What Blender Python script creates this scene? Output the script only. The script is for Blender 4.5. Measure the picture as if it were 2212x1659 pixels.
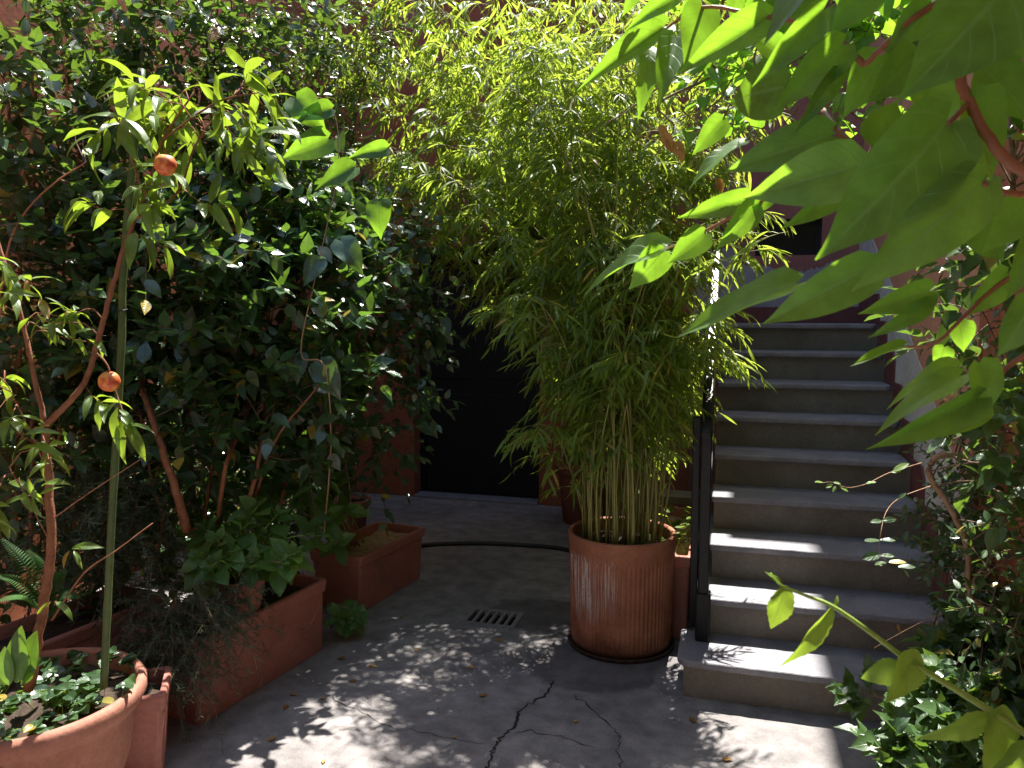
import bpy, math, random
import numpy as np
from mathutils import Matrix, Vector

# ------------------------------------------------------------------ camera, sky, sun, exposure
sc = bpy.context.scene
for o in list(bpy.data.objects):
    bpy.data.objects.remove(o)
CAM_H, PITCH, YAW, FPX = 1.75, math.radians(5.0), math.radians(15.8), 1660.0   # FPX: focal length for a 2212 px wide frame
cam_d = bpy.data.cameras.new('camera')
cam = bpy.data.objects.new('camera', cam_d)
sc.collection.objects.link(cam)
cam.location = (0, 0, CAM_H)
cam.rotation_euler = (math.pi / 2 - PITCH, 0, YAW)
cam_d.sensor_width = 36
cam_d.lens = 36 * FPX / 2212
cam_d.clip_start = 0.02
cam_d.clip_end = 500
cam_d.dof.use_dof = True
cam_d.dof.focus_distance = 3.8
cam_d.dof.aperture_fstop = 13
sc.camera = cam

SUN_EL, SUN_AZ = math.radians(66), math.radians(4)      # azimuth from +y towards +x
world = bpy.data.worlds.new('World')
sc.world = world
world.use_nodes = True
wn = world.node_tree
sky = wn.nodes.new('ShaderNodeTexSky')
sky.sky_type = 'NISHITA'
sky.sun_disc = False
sky.sun_elevation = SUN_EL
sky.sun_rotation = SUN_AZ
wn.links.new(sky.outputs[0], wn.nodes['Background'].inputs[0])
wn.nodes['Background'].inputs[1].default_value = 0.115
sun_d = bpy.data.lights.new('sun', 'SUN')
sun_d.energy = 5.0
sun_d.angle = math.radians(0.53)
sun_d.color = (1.0, 0.95, 0.88)
sun = bpy.data.objects.new('sun', sun_d)
sc.collection.objects.link(sun)
SUN = Vector((math.sin(SUN_AZ) * math.cos(SUN_EL), math.cos(SUN_AZ) * math.cos(SUN_EL), math.sin(SUN_EL)))
sun.rotation_euler = SUN.to_track_quat('Z', 'Y').to_euler()
sun.location = SUN * 20
sc.view_settings.view_transform = 'Standard'
sc.view_settings.look = 'None'
sc.view_settings.exposure = 1.7
sc.view_settings.gamma = 1
sc.view_settings.use_curve_mapping = False
sc.render.engine = 'CYCLES'
cy = sc.cycles
cy.max_bounces = 8; cy.diffuse_bounces = 4; cy.glossy_bounces = 3; cy.transmission_bounces = 6; cy.transparent_max_bounces = 6
cy.caustics_reflective = False; cy.caustics_refractive = False
cy.sample_clamp_indirect = 6
cy.use_denoising = True

# ------------------------------------------------------------------ helpers
C = sc.collection
rnd = random.Random(7)
NP = np.random.default_rng(11)
FW = np.array([-math.sin(YAW) * math.cos(PITCH), math.cos(YAW) * math.cos(PITCH), -math.sin(PITCH)])
RT = np.array([math.cos(YAW), math.sin(YAW), 0.0])
UPV = np.cross(RT, FW)
EYE = np.array([0, 0, CAM_H])

def ray(x, y):
    return FW + RT * (x - 1106) / FPX - UPV * (y - 829.5) / FPX
def at(x, y, d):
    "the point of the place seen at photo position x, y, d metres deep"
    return EYE + d * ray(x, y)
def onz(x, y, z=0.0):
    r = ray(x, y)
    return EYE + (z - CAM_H) / r[2] * r
def nrm(a):
    a = np.asarray(a, float)
    return a / np.maximum(np.linalg.norm(a, axis=-1, keepdims=True), 1e-9)

def mesh(name, verts, faces, smooth=False, uv=None, rn=None):
    me = bpy.data.meshes.new(name)
    verts = np.asarray(verts, dtype=np.float32)
    if isinstance(faces, np.ndarray):
        n, k = faces.shape
        me.vertices.add(len(verts)); me.vertices.foreach_set('co', verts.ravel())
        me.loops.add(n * k); me.loops.foreach_set('vertex_index', faces.astype(np.int32).ravel())
        me.polygons.add(n); me.polygons.foreach_set('loop_start', np.arange(0, n * k, k, dtype=np.int32))
        me.update(calc_edges=True)
        lv = faces.ravel()
    else:
        me.from_pydata([tuple(v) for v in verts.tolist()], [], faces)
        lv = None
    if uv is not None:
        if lv is None:
            lv = np.empty(len(me.loops), dtype=np.int32); me.loops.foreach_get('vertex_index', lv)
        ul = me.uv_layers.new(name='UVMap')
        ul.data.foreach_set('uv', np.asarray(uv, dtype=np.float32)[lv].ravel())
    if rn is not None:
        a = me.attributes.new('rnd', 'FLOAT', 'POINT')
        a.data.foreach_set('value', np.asarray(rn, dtype=np.float32))
    if smooth:
        me.polygons.foreach_set('use_smooth', np.ones(len(me.polygons), dtype=bool))
    return me

def thing(name, label, cat, loc=(0, 0, 0), group=None):
    o = bpy.data.objects.new(name, None)
    C.objects.link(o)
    o.location = loc
    o.empty_display_size = 0.1
    o['label'] = label; o['category'] = cat
    if group: o['group'] = group
    return o

def obj(name, me, mat, parent=None, kind=None):
    o = bpy.data.objects.new(name, me)
    C.objects.link(o)
    if mat and not me.materials:
        me.materials.append(mat)
    if parent is not None:
        o.parent = parent
        if parent.type == 'EMPTY':
            o.matrix_parent_inverse = Matrix.Translation(-Vector(parent.location))
    if kind: o['kind'] = kind
    return o

class MB:
    def __init__(s): s.v = []; s.f = []
    def add(s, v, f):
        b = len(s.v); s.v += [tuple(map(float, p)) for p in v]; s.f += [[i + b for i in q] for q in f]; return s
    def box(s, x0, x1, y0, y1, z0, z1):
        v = [(x, y, z) for z in (z0, z1) for y in (y0, y1) for x in (x0, x1)]
        return s.add(v, [(0, 2, 3, 1), (4, 5, 7, 6), (0, 1, 5, 4), (2, 6, 7, 3), (0, 4, 6, 2), (1, 3, 7, 5)])
    def prism(s, pts, axis, a, b):
        "polygon in the two other axes (cyclic order), pulled from a to b along axis"
        n = len(pts); v = []
        for t in (a, b):
            for p, q in pts:
                v.append({'x': (t, p, q), 'y': (p, t, q), 'z': (p, q, t)}[axis])
        f = [list(range(n))[::-1], list(range(n, 2 * n))] + [[i, (i + 1) % n, n + (i + 1) % n, n + i] for i in range(n)]
        return s.add(v, f)
    def loft(s, rings, cap0=True, cap1=True):
        n = len(rings[0]); v = [p for r in rings for p in r]; f = []
        for k in range(len(rings) - 1):
            for i in range(n):
                j = (i + 1) % n
                f.append([k * n + i, k * n + j, (k + 1) * n + j, (k + 1) * n + i])
        if cap0: f.append(list(range(n))[::-1])
        if cap1: f.append([(len(rings) - 1) * n + i for i in range(n)])
        return s.add(v, f)
    def tube(s, pts, rad, sides=6, cap=True):
        P = np.asarray(pts, float); n = len(P)
        R = np.full(n, rad) if np.isscalar(rad) else np.interp(np.linspace(0, 1, n), np.linspace(0, 1, len(rad)), rad)
        T = nrm(np.gradient(P, axis=0)); ref = np.array([0.31, 0.17, 0.93]); rings = []
        if abs(nrm(P[-1] - P[0]) @ ref) > 0.97: ref = np.array([1.0, 0.2, 0])
        a = np.arange(sides) / sides * 2 * math.pi
        for i in range(n):
            u = nrm(np.cross(T[i], ref)); w = np.cross(T[i], u)
            rings.append(P[i] + R[i] * (np.cos(a)[:, None] * u + np.sin(a)[:, None] * w))
        return s.loft(rings, cap, cap)
    def make(s, name, smooth=False): return mesh(name, s.v, s.f, smooth)

def bevel(o, w=0.004, seg=2):
    m = o.modifiers.new('bevel', 'BEVEL'); m.width = w; m.segments = seg; m.limit_method = 'ANGLE'; m.angle_limit = math.radians(40)
    return o

def smooth_path(pts, n=8):
    "Catmull-Rom through the points"
    P = np.asarray(pts, float)
    if len(P) < 3: return np.array([P[0] + (P[-1] - P[0]) * t for t in np.linspace(0, 1, n)])
    Q = np.vstack([2 * P[0] - P[1], P, 2 * P[-1] - P[-2]]); out = []
    for i in range(1, len(Q) - 2):
        for t in np.linspace(0, 1, n, endpoint=False):
            a, b, c, d = Q[i - 1], Q[i], Q[i + 1], Q[i + 2]
            out.append(0.5 * (2 * b + (c - a) * t + (2 * a - 5 * b + 4 * c - d) * t * t + (3 * b - a - 3 * c + d) * t ** 3))
    out.append(P[-1])
    return np.array(out)

def circle(r, z, n, c=(0, 0), ripple=None):
    a = np.arange(n) / n * 2 * math.pi
    rr = r if ripple is None else r + ripple(a)
    return np.stack([c[0] + rr * np.cos(a), c[1] + rr * np.sin(a), np.full(n, z)], 1)

# ------------------------------------------------------------------ materials
def new_mat(name):
    m = bpy.data.materials.new(name); m.use_nodes = True
    nt = m.node_tree; b = nt.nodes['Principled BSDF']
    return m, nt, b
def N(nt, t, **kw):
    n = nt.nodes.new('ShaderNode' + t)
    for k, v in kw.items():
        if k in n.inputs.keys(): n.inputs[k].default_value = v
        else: setattr(n, k, v)
    return n
def ramp(nt, fac, stops):
    r = N(nt, 'ValToRGB'); cr = r.color_ramp
    while len(cr.elements) < len(stops): cr.elements.new(0.5)
    for e, (p, c) in zip(cr.elements, stops):
        e.position = p; e.color = (*c, 1) if len(c) == 3 else c
    nt.links.new(fac, r.inputs[0]); return r.outputs[0]
def mth(nt, op, a, b=None, clamp=False):
    n = N(nt, 'Math', operation=op, use_clamp=clamp)
    for i, v in enumerate((a, b)):
        if v is None: continue
        if isinstance(v, (int, float)): n.inputs[i].default_value = v
        else: nt.links.new(v, n.inputs[i])
    return n.outputs[0]
def mixc(nt, fac, a, b, mode='MIX'):
    n = N(nt, 'Mix', data_type='RGBA', blend_type=mode)
    for s, v in ((n.inputs[0], fac), (n.inputs[6], a), (n.inputs[7], b)):
        if isinstance(v, (int, float)): s.default_value = v
        elif isinstance(v, tuple): s.default_value = (*v, 1)
        else: nt.links.new(v, s)
    return n.outputs[2]
def noise(nt, vec, scale, detail=6, rough=0.6, dist=0.0):
    n = N(nt, 'TexNoise'); n.inputs['Scale'].default_value = scale; n.inputs['Detail'].default_value = detail
    n.inputs['Roughness'].default_value = rough; n.inputs['Distortion'].default_value = dist
    nt.links.new(vec, n.inputs['Vector']); return n.outputs[0]
def bump(nt, b, h, strength=0.3, dist=0.01):
    n = N(nt, 'Bump'); n.inputs['Strength'].default_value = strength; n.inputs['Distance'].default_value = dist
    nt.links.new(h, n.inputs['Height']); nt.links.new(n.outputs[0], b.inputs['Normal'])
def wpos(nt): return N(nt, 'NewGeometry').outputs['Position']

def mottled(name, c0, c1, c2, scale=6.0, rough=0.85, bs=0.25, fine=60.0, spec=0.35, stain=None):
    "a surface of three close tones with fine grain and patchy wear"
    m, nt, b = new_mat(name); p = wpos(nt)
    n1 = noise(nt, p, scale, 8, 0.62, 0.4); n2 = noise(nt, p, fine, 4, 0.6)
    col = ramp(nt, n1, [(0.25, c0), (0.5, c1), (0.75, c2)])
    g = ramp(nt, n2, [(0.2, (0.78, 0.78, 0.78)), (0.8, (1.16, 1.16, 1.16))])
    col = mixc(nt, 1.0, col, g, 'MULTIPLY')
    if stain:
        n3 = noise(nt, p, stain[1], 5, 0.65, 0.8)
        f = ramp(nt, n3, [(stain[2], (0, 0, 0)), (stain[2] + 0.12, (1, 1, 1))])
        col = mixc(nt, mth(nt, 'MULTIPLY', f, stain[3]), col, stain[0])
    nt.links.new(col, b.inputs['Base Color'])
    b.inputs['Roughness'].default_value = rough; b.inputs['Specular IOR Level'].default_value = spec
    bump(nt, b, mth(nt, 'ADD', n2, mth(nt, 'MULTIPLY', n1, 1.5)), bs, 0.006)
    return m

M = {}
M['plaster_red'] = mottled('terracotta plaster', (0.27, 0.082, 0.045), (0.33, 0.105, 0.058), (0.39, 0.135, 0.08), 2.2, 0.9, 0.25, 45, stain=((0.42, 0.24, 0.2), 1.3, 0.58, 0.5))
M['plaster_pink'] = mottled('maroon plaster', (0.27, 0.11, 0.1), (0.32, 0.135, 0.12), (0.38, 0.17, 0.16), 3, 0.9, 0.25, 45, stain=((0.42, 0.35, 0.38), 3.1, 0.6, 0.7))
M['plaster_peach'] = mottled('peach plaster', (0.56, 0.25, 0.165), (0.62, 0.29, 0.2), (0.68, 0.34, 0.24), 1.8, 0.9, 0.2, 40, stain=((0.7, 0.5, 0.42), 2.3, 0.62, 0.6))
M['plaster_orange'] = mottled('orange plaster', (0.36, 0.12, 0.06), (0.42, 0.145, 0.075), (0.48, 0.18, 0.1), 1.6, 0.9, 0.2, 40)
M['sky_block_plaster'] = mottled('dark grey sky block plaster', (0.11, 0.115, 0.115), (0.14, 0.145, 0.145), (0.17, 0.175, 0.175), 2, 0.9, 0.2, 40)  # kept dark so the added house behind the viewer bounces little light
M['whitewash'] = mottled('worn whitewash', (0.5, 0.47, 0.48), (0.62, 0.6, 0.6), (0.7, 0.69, 0.69), 3.5, 0.9, 0.3, 35, stain=((0.5, 0.34, 0.28), 2.7, 0.6, 0.55))
M['grey_dado'] = mottled('worn grey dado paint', (0.26, 0.25, 0.29), (0.36, 0.35, 0.4), (0.46, 0.44, 0.5), 4.5, 0.9, 0.3, 40)
M['maroon'] = mottled('maroon skirting', (0.14, 0.045, 0.045), (0.18, 0.06, 0.06), (0.22, 0.085, 0.085), 7, 0.7, 0.2, 60)
M['slate'] = mottled('slate tread', (0.15, 0.147, 0.165), (0.21, 0.206, 0.226), (0.28, 0.272, 0.29), 6, 0.6, 0.35, 90, 0.5, stain=((0.33, 0.31, 0.32), 4.0, 0.6, 0.5))
M['riser'] = mottled('stone riser', (0.15, 0.132, 0.102), (0.2, 0.182, 0.148), (0.27, 0.246, 0.205), 3.2, 0.8, 0.2, 70, stain=((0.15, 0.14, 0.13), 2.3, 0.55, 0.6))
M['terracotta'] = mottled('terracotta', (0.28, 0.115, 0.078), (0.35, 0.15, 0.1), (0.42, 0.19, 0.135), 9, 0.78, 0.25, 70, stain=((0.5, 0.32, 0.26), 5.0, 0.63, 0.6))
M['terracotta_plastic'] = mottled('terracotta coloured plastic', (0.31, 0.115, 0.085), (0.37, 0.145, 0.108), (0.42, 0.175, 0.135), 4, 0.55, 0.12, 60, stain=((0.2, 0.1, 0.075), 3.3, 0.56, 0.55))
M['terracotta_dark'] = mottled('brown clay', (0.18, 0.065, 0.045), (0.23, 0.085, 0.06), (0.28, 0.11, 0.08), 8, 0.8, 0.25, 60)
M['soil'] = mottled('potting soil', (0.02, 0.014, 0.01), (0.045, 0.03, 0.02), (0.09, 0.06, 0.04), 30, 0.95, 0.9, 160)
M['litter'] = mottled('dry leaf litter', (0.2, 0.12, 0.06), (0.38, 0.26, 0.13), (0.5, 0.38, 0.2), 25, 0.85, 0.6, 120)
M['black_metal'] = mottled('black painted steel', (0.007, 0.007, 0.008), (0.01, 0.01, 0.011), (0.016, 0.016, 0.017), 12, 0.3, 0.05, 120, 0.22)
M['grate'] = mottled('worn cast iron', (0.16, 0.155, 0.15), (0.21, 0.205, 0.2), (0.27, 0.265, 0.26), 14, 0.7, 0.35, 120)
M['door'] = mottled('dark blue black door paint', (0.006, 0.008, 0.012), (0.008, 0.01, 0.016), (0.011, 0.013, 0.02), 5, 0.5, 0.1, 80, 0.3)
M['void'] = mottled('unlit interior', (0.01, 0.01, 0.01), (0.012, 0.012, 0.012), (0.015, 0.015, 0.015), 5, 0.9, 0.1, 80, 0.1)
M['rubber'] = mottled('black hose rubber', (0.014, 0.014, 0.015), (0.02, 0.02, 0.021), (0.03, 0.03, 0.03), 10, 0.45, 0.1, 100)
M['blue_glaze'] = mottled('blue glaze', (0.015, 0.02, 0.16), (0.02, 0.03, 0.22), (0.03, 0.045, 0.28), 5, 0.25, 0.05, 60, 0.5)
M['bark_red'] = mottled('reddish bark', (0.16, 0.06, 0.03), (0.25, 0.1, 0.05), (0.33, 0.15, 0.08), 26, 0.8, 0.5, 140)
M['bark'] = mottled('brown bark', (0.1, 0.062, 0.04), (0.17, 0.11, 0.075), (0.27, 0.19, 0.13), 30, 0.85, 0.6, 140)
M['stem_tan'] = mottled('pale woody stem', (0.26, 0.15, 0.085), (0.36, 0.22, 0.13), (0.45, 0.3, 0.2), 30, 0.8, 0.5, 140)
M['stem_orange'] = mottled('orange brown stem', (0.34, 0.12, 0.05), (0.44, 0.17, 0.075), (0.52, 0.23, 0.11), 22, 0.75, 0.3, 140)
M['stem_green'] = mottled('green shoot', (0.16, 0.25, 0.035), (0.22, 0.32, 0.05), (0.28, 0.38, 0.07), 20, 0.5, 0.1, 100)
M['stem_pink'] = mottled('red brown shoot', (0.2, 0.075, 0.035), (0.27, 0.105, 0.05), (0.33, 0.14, 0.07), 20, 0.5, 0.15, 100)
M['culm'] = mottled('bamboo culm', (0.17, 0.19, 0.045), (0.27, 0.27, 0.075), (0.4, 0.34, 0.13), 9, 0.45, 0.1, 80)
M['stake'] = mottled('green stake', (0.055, 0.085, 0.03), (0.075, 0.11, 0.035), (0.11, 0.15, 0.05), 7, 0.5, 0.15, 60)
M['wood'] = mottled('grey plank', (0.2, 0.17, 0.11), (0.27, 0.23, 0.15), (0.34, 0.29, 0.2), 12, 0.8, 0.3, 80)
M['crack'] = mottled('crack filled with dirt', (0.03, 0.027, 0.025), (0.04, 0.036, 0.033), (0.055, 0.05, 0.045), 14, 0.95, 0.3, 80, 0.1)

def concrete_mat():
    m, nt, b = new_mat('worn concrete'); p = wpos(nt)
    n1 = noise(nt, p, 1.1, 9, 0.6, 0.6); n2 = noise(nt, p, 9, 6, 0.62); n3 = noise(nt, p, 130, 4, 0.7)
    col = ramp(nt, n1, [(0.28, (0.18, 0.169, 0.168)), (0.5, (0.255, 0.24, 0.236)), (0.72, (0.35, 0.328, 0.32))])
    col = mixc(nt, 1.0, col, ramp(nt, n2, [(0.3, (0.62, 0.61, 0.6)), (0.7, (1.22, 1.21, 1.2))]), 'MULTIPLY')
    col = mixc(nt, 1.0, col, ramp(nt, n3, [(0.25, (0.7, 0.7, 0.7)), (0.8, (1.2, 1.2, 1.2))]), 'MULTIPLY')
    sx = N(nt, 'SeparateXYZ'); nt.links.new(p, sx.inputs[0])
    wet = None       # ground kept damp by watering round the pots
    for cx, cy_, rx, ry in ((-0.66, 3.62, 0.34, 0.2), (-0.98, 4.3, 0.36, 0.28), (-1.0, 2.3, 0.9, 0.8), (-0.55, 3.95, 0.4, 0.33)):
        dx = mth(nt, 'DIVIDE', mth(nt, 'SUBTRACT', sx.outputs[0], cx), rx); dy = mth(nt, 'DIVIDE', mth(nt, 'SUBTRACT', sx.outputs[1], cy_), ry)
        r = mth(nt, 'SQRT', mth(nt, 'ADD', mth(nt, 'MULTIPLY', dx, dx), mth(nt, 'MULTIPLY', dy, dy)))
        r = mth(nt, 'ADD', r, mth(nt, 'MULTIPLY', mth(nt, 'SUBTRACT', noise(nt, p, 5.0, 5, 0.6), 0.5), 1.1))
        f = mth(nt, 'MULTIPLY', mth(nt, 'SUBTRACT', 1.05, r), 7.0, True)
        if cx == -1.0: f = mth(nt, 'MULTIPLY', f, 0.3)
        wet = f if wet is None else mth(nt, 'MAXIMUM', wet, f)
    col = mixc(nt, mth(nt, 'MULTIPLY', wet, 0.75), col, mixc(nt, 1.0, col, (0.42, 0.41, 0.42), 'MULTIPLY'))
    sp = noise(nt, p, 38, 3, 0.5)
    col = mixc(nt, ramp(nt, sp, [(0.7, (0, 0, 0)), (0.74, (0.6, 0.6, 0.6))]), col, (0.075, 0.068, 0.062))
    nt.links.new(col, b.inputs['Base Color'])
    nt.links.new(mth(nt, 'SUBTRACT', 0.9, mth(nt, 'MULTIPLY', wet, 0.25)), b.inputs['Roughness'])
    b.inputs['Specular IOR Level'].default_value = 0.3
    bump(nt, b, mth(nt, 'ADD', mth(nt, 'MULTIPLY', n2, 2.0), n3), 0.35, 0.005)
    return m
M['concrete'] = concrete_mat()

def ribbed_mat():
    "clay with white lime bloom running down the ribs"
    m, nt, b = new_mat('ribbed clay with lime bloom'); p = wpos(nt)
    n1 = noise(nt, p, 5, 6, 0.6, 0.4); n2 = noise(nt, p, 80, 4, 0.65)
    col = ramp(nt, n1, [(0.28, (0.24, 0.088, 0.05)), (0.5, (0.36, 0.145, 0.08)), (0.75, (0.45, 0.2, 0.12))])
    col = mixc(nt, 1.0, col, ramp(nt, n2, [(0.2, (0.72, 0.72, 0.72)), (0.8, (1.18, 1.18, 1.18))]), 'MULTIPLY')
    mp = N(nt, 'Mapping'); nt.links.new(p, mp.inputs['Vector']); mp.inputs['Scale'].default_value = (130, 130, 3.0)
    st = noise(nt, mp.outputs[0], 1.0, 5, 0.65)
    mp2 = N(nt, 'Mapping'); nt.links.new(p, mp2.inputs['Vector']); mp2.inputs['Scale'].default_value = (3.6, 3.6, 1.5); mp2.inputs['Location'].default_value = (0.4, 0.35, 0.3)
    zone = noise(nt, mp2.outputs[0], 1.0, 3, 0.5)
    sx = N(nt, 'SeparateXYZ'); nt.links.new(p, sx.inputs[0])
    zz = ramp(nt, sx.outputs[2], [(0.16, (0, 0, 0)), (0.3, (0.8, 0.8, 0.8)), (0.5, (1, 1, 1)), (0.535, (0, 0, 0))])
    f = mth(nt, 'MULTIPLY', mth(nt, 'SUBTRACT', mth(nt, 'ADD', st, mth(nt, 'MULTIPLY', mth(nt, 'ADD', mth(nt, 'MULTIPLY', zone, .6), mth(nt, 'MULTIPLY', ramp(nt, mth(nt, 'ADD', sx.outputs[0], 1.0), [(.2, (.35, .35, .35)), (.33, (1, 1, 1)), (.46, (.9, .9, .9)), (.55, (.2, .2, .2))]), .3)), 1.0)), 1.07), 9.0, True)
    f = mth(nt, 'MULTIPLY', mth(nt, 'MULTIPLY', f, zz), ramp(nt, noise(nt, p, 90, 4, 0.7), [(0.3, (0.35, 0.35, 0.35)), (0.6, (1, 1, 1))]))
    col = mixc(nt, f, col, (0.62, 0.58, 0.55))
    foot_dark = ramp(nt, mth(nt, 'ADD', sx.outputs[2], mth(nt, 'MULTIPLY', mth(nt, 'SUBTRACT', n1, 0.5), 0.25)), [(0.03, (0.3, 0.3, 0.3)), (0.16, (1, 1, 1))])  # clay gets darker towards the foot
    col = mixc(nt, 1.0, col, foot_dark, 'MULTIPLY')
    nt.links.new(col, b.inputs['Base Color']); b.inputs['Roughness'].default_value = 0.82; b.inputs['Specular IOR Level'].default_value = 0.3
    bump(nt, b, n2, 0.3, 0.004)
    return m
M['ribbed'] = ribbed_mat()

def peach_mat():
    m, nt, b = new_mat('ripening peach skin'); tc = N(nt, 'TexCoord')
    n1 = noise(nt, tc.outputs['Object'], 30, 4, 0.55, 0.5)
    col = ramp(nt, n1, [(0.38, (0.68, 0.36, 0.05)), (0.52, (0.6, 0.12, 0.03)), (0.7, (0.3, 0.02, 0.03))])
    nt.links.new(col, b.inputs['Base Color']); b.inputs['Roughness'].default_value = 0.5
    return m
M['peach'] = peach_mat()

def leaf_mat(name, dark, light, trans, rough=0.35, tmix=0.42, vein=0.35, nv=7.0, spec=0.5, old=None):
    m, nt, b = new_mat(name); out = nt.nodes['Material Output']
    oi = N(nt, 'ObjectInfo'); at_ = N(nt, 'Attribute'); at_.attribute_name = 'rnd'
    r = mth(nt, 'FRACT', mth(nt, 'ADD', oi.outputs['Random'], at_.outputs['Fac']))
    uv = N(nt, 'UVMap'); sx = N(nt, 'SeparateXYZ'); nt.links.new(uv.outputs[0], sx.inputs[0])
    a = mth(nt, 'ABSOLUTE', mth(nt, 'SUBTRACT', sx.outputs[0], 0.5))
    rib = mth(nt, 'SUBTRACT', 1.0, mth(nt, 'MULTIPLY', a, 22.0), True)
    lat = mth(nt, 'ABSOLUTE', mth(nt, 'SUBTRACT', mth(nt, 'FRACT', mth(nt, 'SUBTRACT', mth(nt, 'MULTIPLY', sx.outputs[1], nv), mth(nt, 'MULTIPLY', a, 3.4))), 0.5))
    lat = mth(nt, 'MULTIPLY', mth(nt, 'SUBTRACT', 1.0, mth(nt, 'MULTIPLY', lat, 11.0), True), 0.6)
    v = mth(nt, 'MAXIMUM', rib, lat)
    p = wpos(nt); n1 = noise(nt, p, 35, 4, 0.6)
    stops = [(0.0, dark), (0.75, light), (0.93, tuple(min(1, c * 1.25) for c in light))]
    if old: stops[2] = (0.955, light); stops.append((0.97, old))
    col = ramp(nt, r, stops)
    col = mixc(nt, 1.0, col, ramp(nt, n1, [(0.3, (0.78, 0.78, 0.78)), (0.7, (1.2, 1.2, 1.2))]), 'MULTIPLY')
    col = mixc(nt, mth(nt, 'MULTIPLY', v, vein), col, tuple(min(1, c * 2.2 + 0.03) for c in light))
    nt.links.new(col, b.inputs['Base Color'])
    b.inputs['Roughness'].default_value = rough; b.inputs['Specular IOR Level'].default_value = spec
    h = mth(nt, 'ADD', mth(nt, 'MULTIPLY', v, -1.0), mth(nt, 'MULTIPLY', n1, 0.6))
    bump(nt, b, h, 0.35, 0.002)
    tr = N(nt, 'BsdfTranslucent')
    tcol = mixc(nt, 1.0, ramp(nt, r, [(0.0, trans), (1.0, tuple(min(1, c * 1.3) for c in trans))]), ramp(nt, n1, [(0.3, (0.8, 0.8, 0.8)), (0.7, (1.15, 1.15, 1.15))]), 'MULTIPLY')
    tcol = mixc(nt, mth(nt, 'MULTIPLY', v, 0.6), tcol, tuple(c * 0.45 for c in trans))
    nt.links.new(tcol, tr.inputs[0])
    mx = N(nt, 'MixShader'); mx.inputs[0].default_value = tmix
    nt.links.new(b.outputs[0], mx.inputs[1]); nt.links.new(tr.outputs[0], mx.inputs[2]); nt.links.new(mx.outputs[0], out.inputs[0])
    return m
M['l_vine'] = leaf_mat('broad climber leaf', (0.026, 0.075, 0.024), (0.07, 0.15, 0.038), (0.34, 0.64, 0.035), 0.42, 0.42, 0.75, 6, 0.4)
M['l_shoot'] = leaf_mat('young shoot leaf', (0.1, 0.19, 0.03), (0.14, 0.24, 0.04), (0.4, 0.58, 0.05), 0.45, 0.42, 0.35, 6, 0.4)
M['l_hedge'] = leaf_mat('glossy hedge leaf', (0.022, 0.058, 0.03), (0.046, 0.098, 0.042), (0.2, 0.38, 0.035), 0.25, 0.24, 0.3, 7, 0.85, (0.3, 0.22, 0.03))
M['l_climb'] = leaf_mat('climber leaf', (0.026, 0.06, 0.028), (0.052, 0.105, 0.038), (0.22, 0.38, 0.035), 0.27, 0.22, 0.3, 7, 0.75, (0.3, 0.22, 0.04))
M['l_small'] = leaf_mat('small shrub leaf', (0.026, 0.06, 0.024), (0.054, 0.108, 0.034), (0.24, 0.4, 0.03), 0.24, 0.25, 0.25, 6, 0.85)
M['l_peach'] = leaf_mat('peach leaf', (0.055, 0.11, 0.02), (0.1, 0.17, 0.035), (0.33, 0.48, 0.03), 0.38, 0.38, 0.35, 12, 0.5, (0.35, 0.12, 0.03))
M['l_bamboo'] = leaf_mat('bamboo leaf', (0.05, 0.115, 0.018), (0.125, 0.2, 0.028), (0.46, 0.6, 0.06), 0.4, 0.45, 0.15, 1, 0.45, (0.42, 0.28, 0.08))
M['l_hydr'] = leaf_mat('hydrangea leaf', (0.05, 0.13, 0.035), (0.09, 0.19, 0.05), (0.28, 0.48, 0.04), 0.4, 0.34, 0.3, 7, 0.45)
M['l_ivy'] = leaf_mat('ivy leaf', (0.026, 0.062, 0.026), (0.056, 0.108, 0.036), (0.22, 0.38, 0.04), 0.33, 0.24, 0.45, 4, 0.55, (0.33, 0.27, 0.06))
M['l_needle'] = leaf_mat('grey green needle', (0.035, 0.06, 0.035), (0.07, 0.11, 0.065), (0.12, 0.2, 0.06), 0.5, 0.25, 0.0, 1, 0.4)
M['l_fern'] = leaf_mat('fern pinna', (0.03, 0.09, 0.02), (0.055, 0.13, 0.03), (0.2, 0.38, 0.03), 0.45, 0.35, 0.1, 3, 0.4)
M['dry'] = leaf_mat('dry leaf', (0.3, 0.15, 0.04), (0.45, 0.25, 0.09), (0.5, 0.28, 0.06), 0.7, 0.25, 0.2, 6, 0.2)
M['dry_flower'] = leaf_mat('dry flower petal', (0.3, 0.19, 0.09), (0.45, 0.31, 0.17), (0.4, 0.28, 0.1), 0.7, 0.25, 0.1, 3, 0.2)

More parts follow.
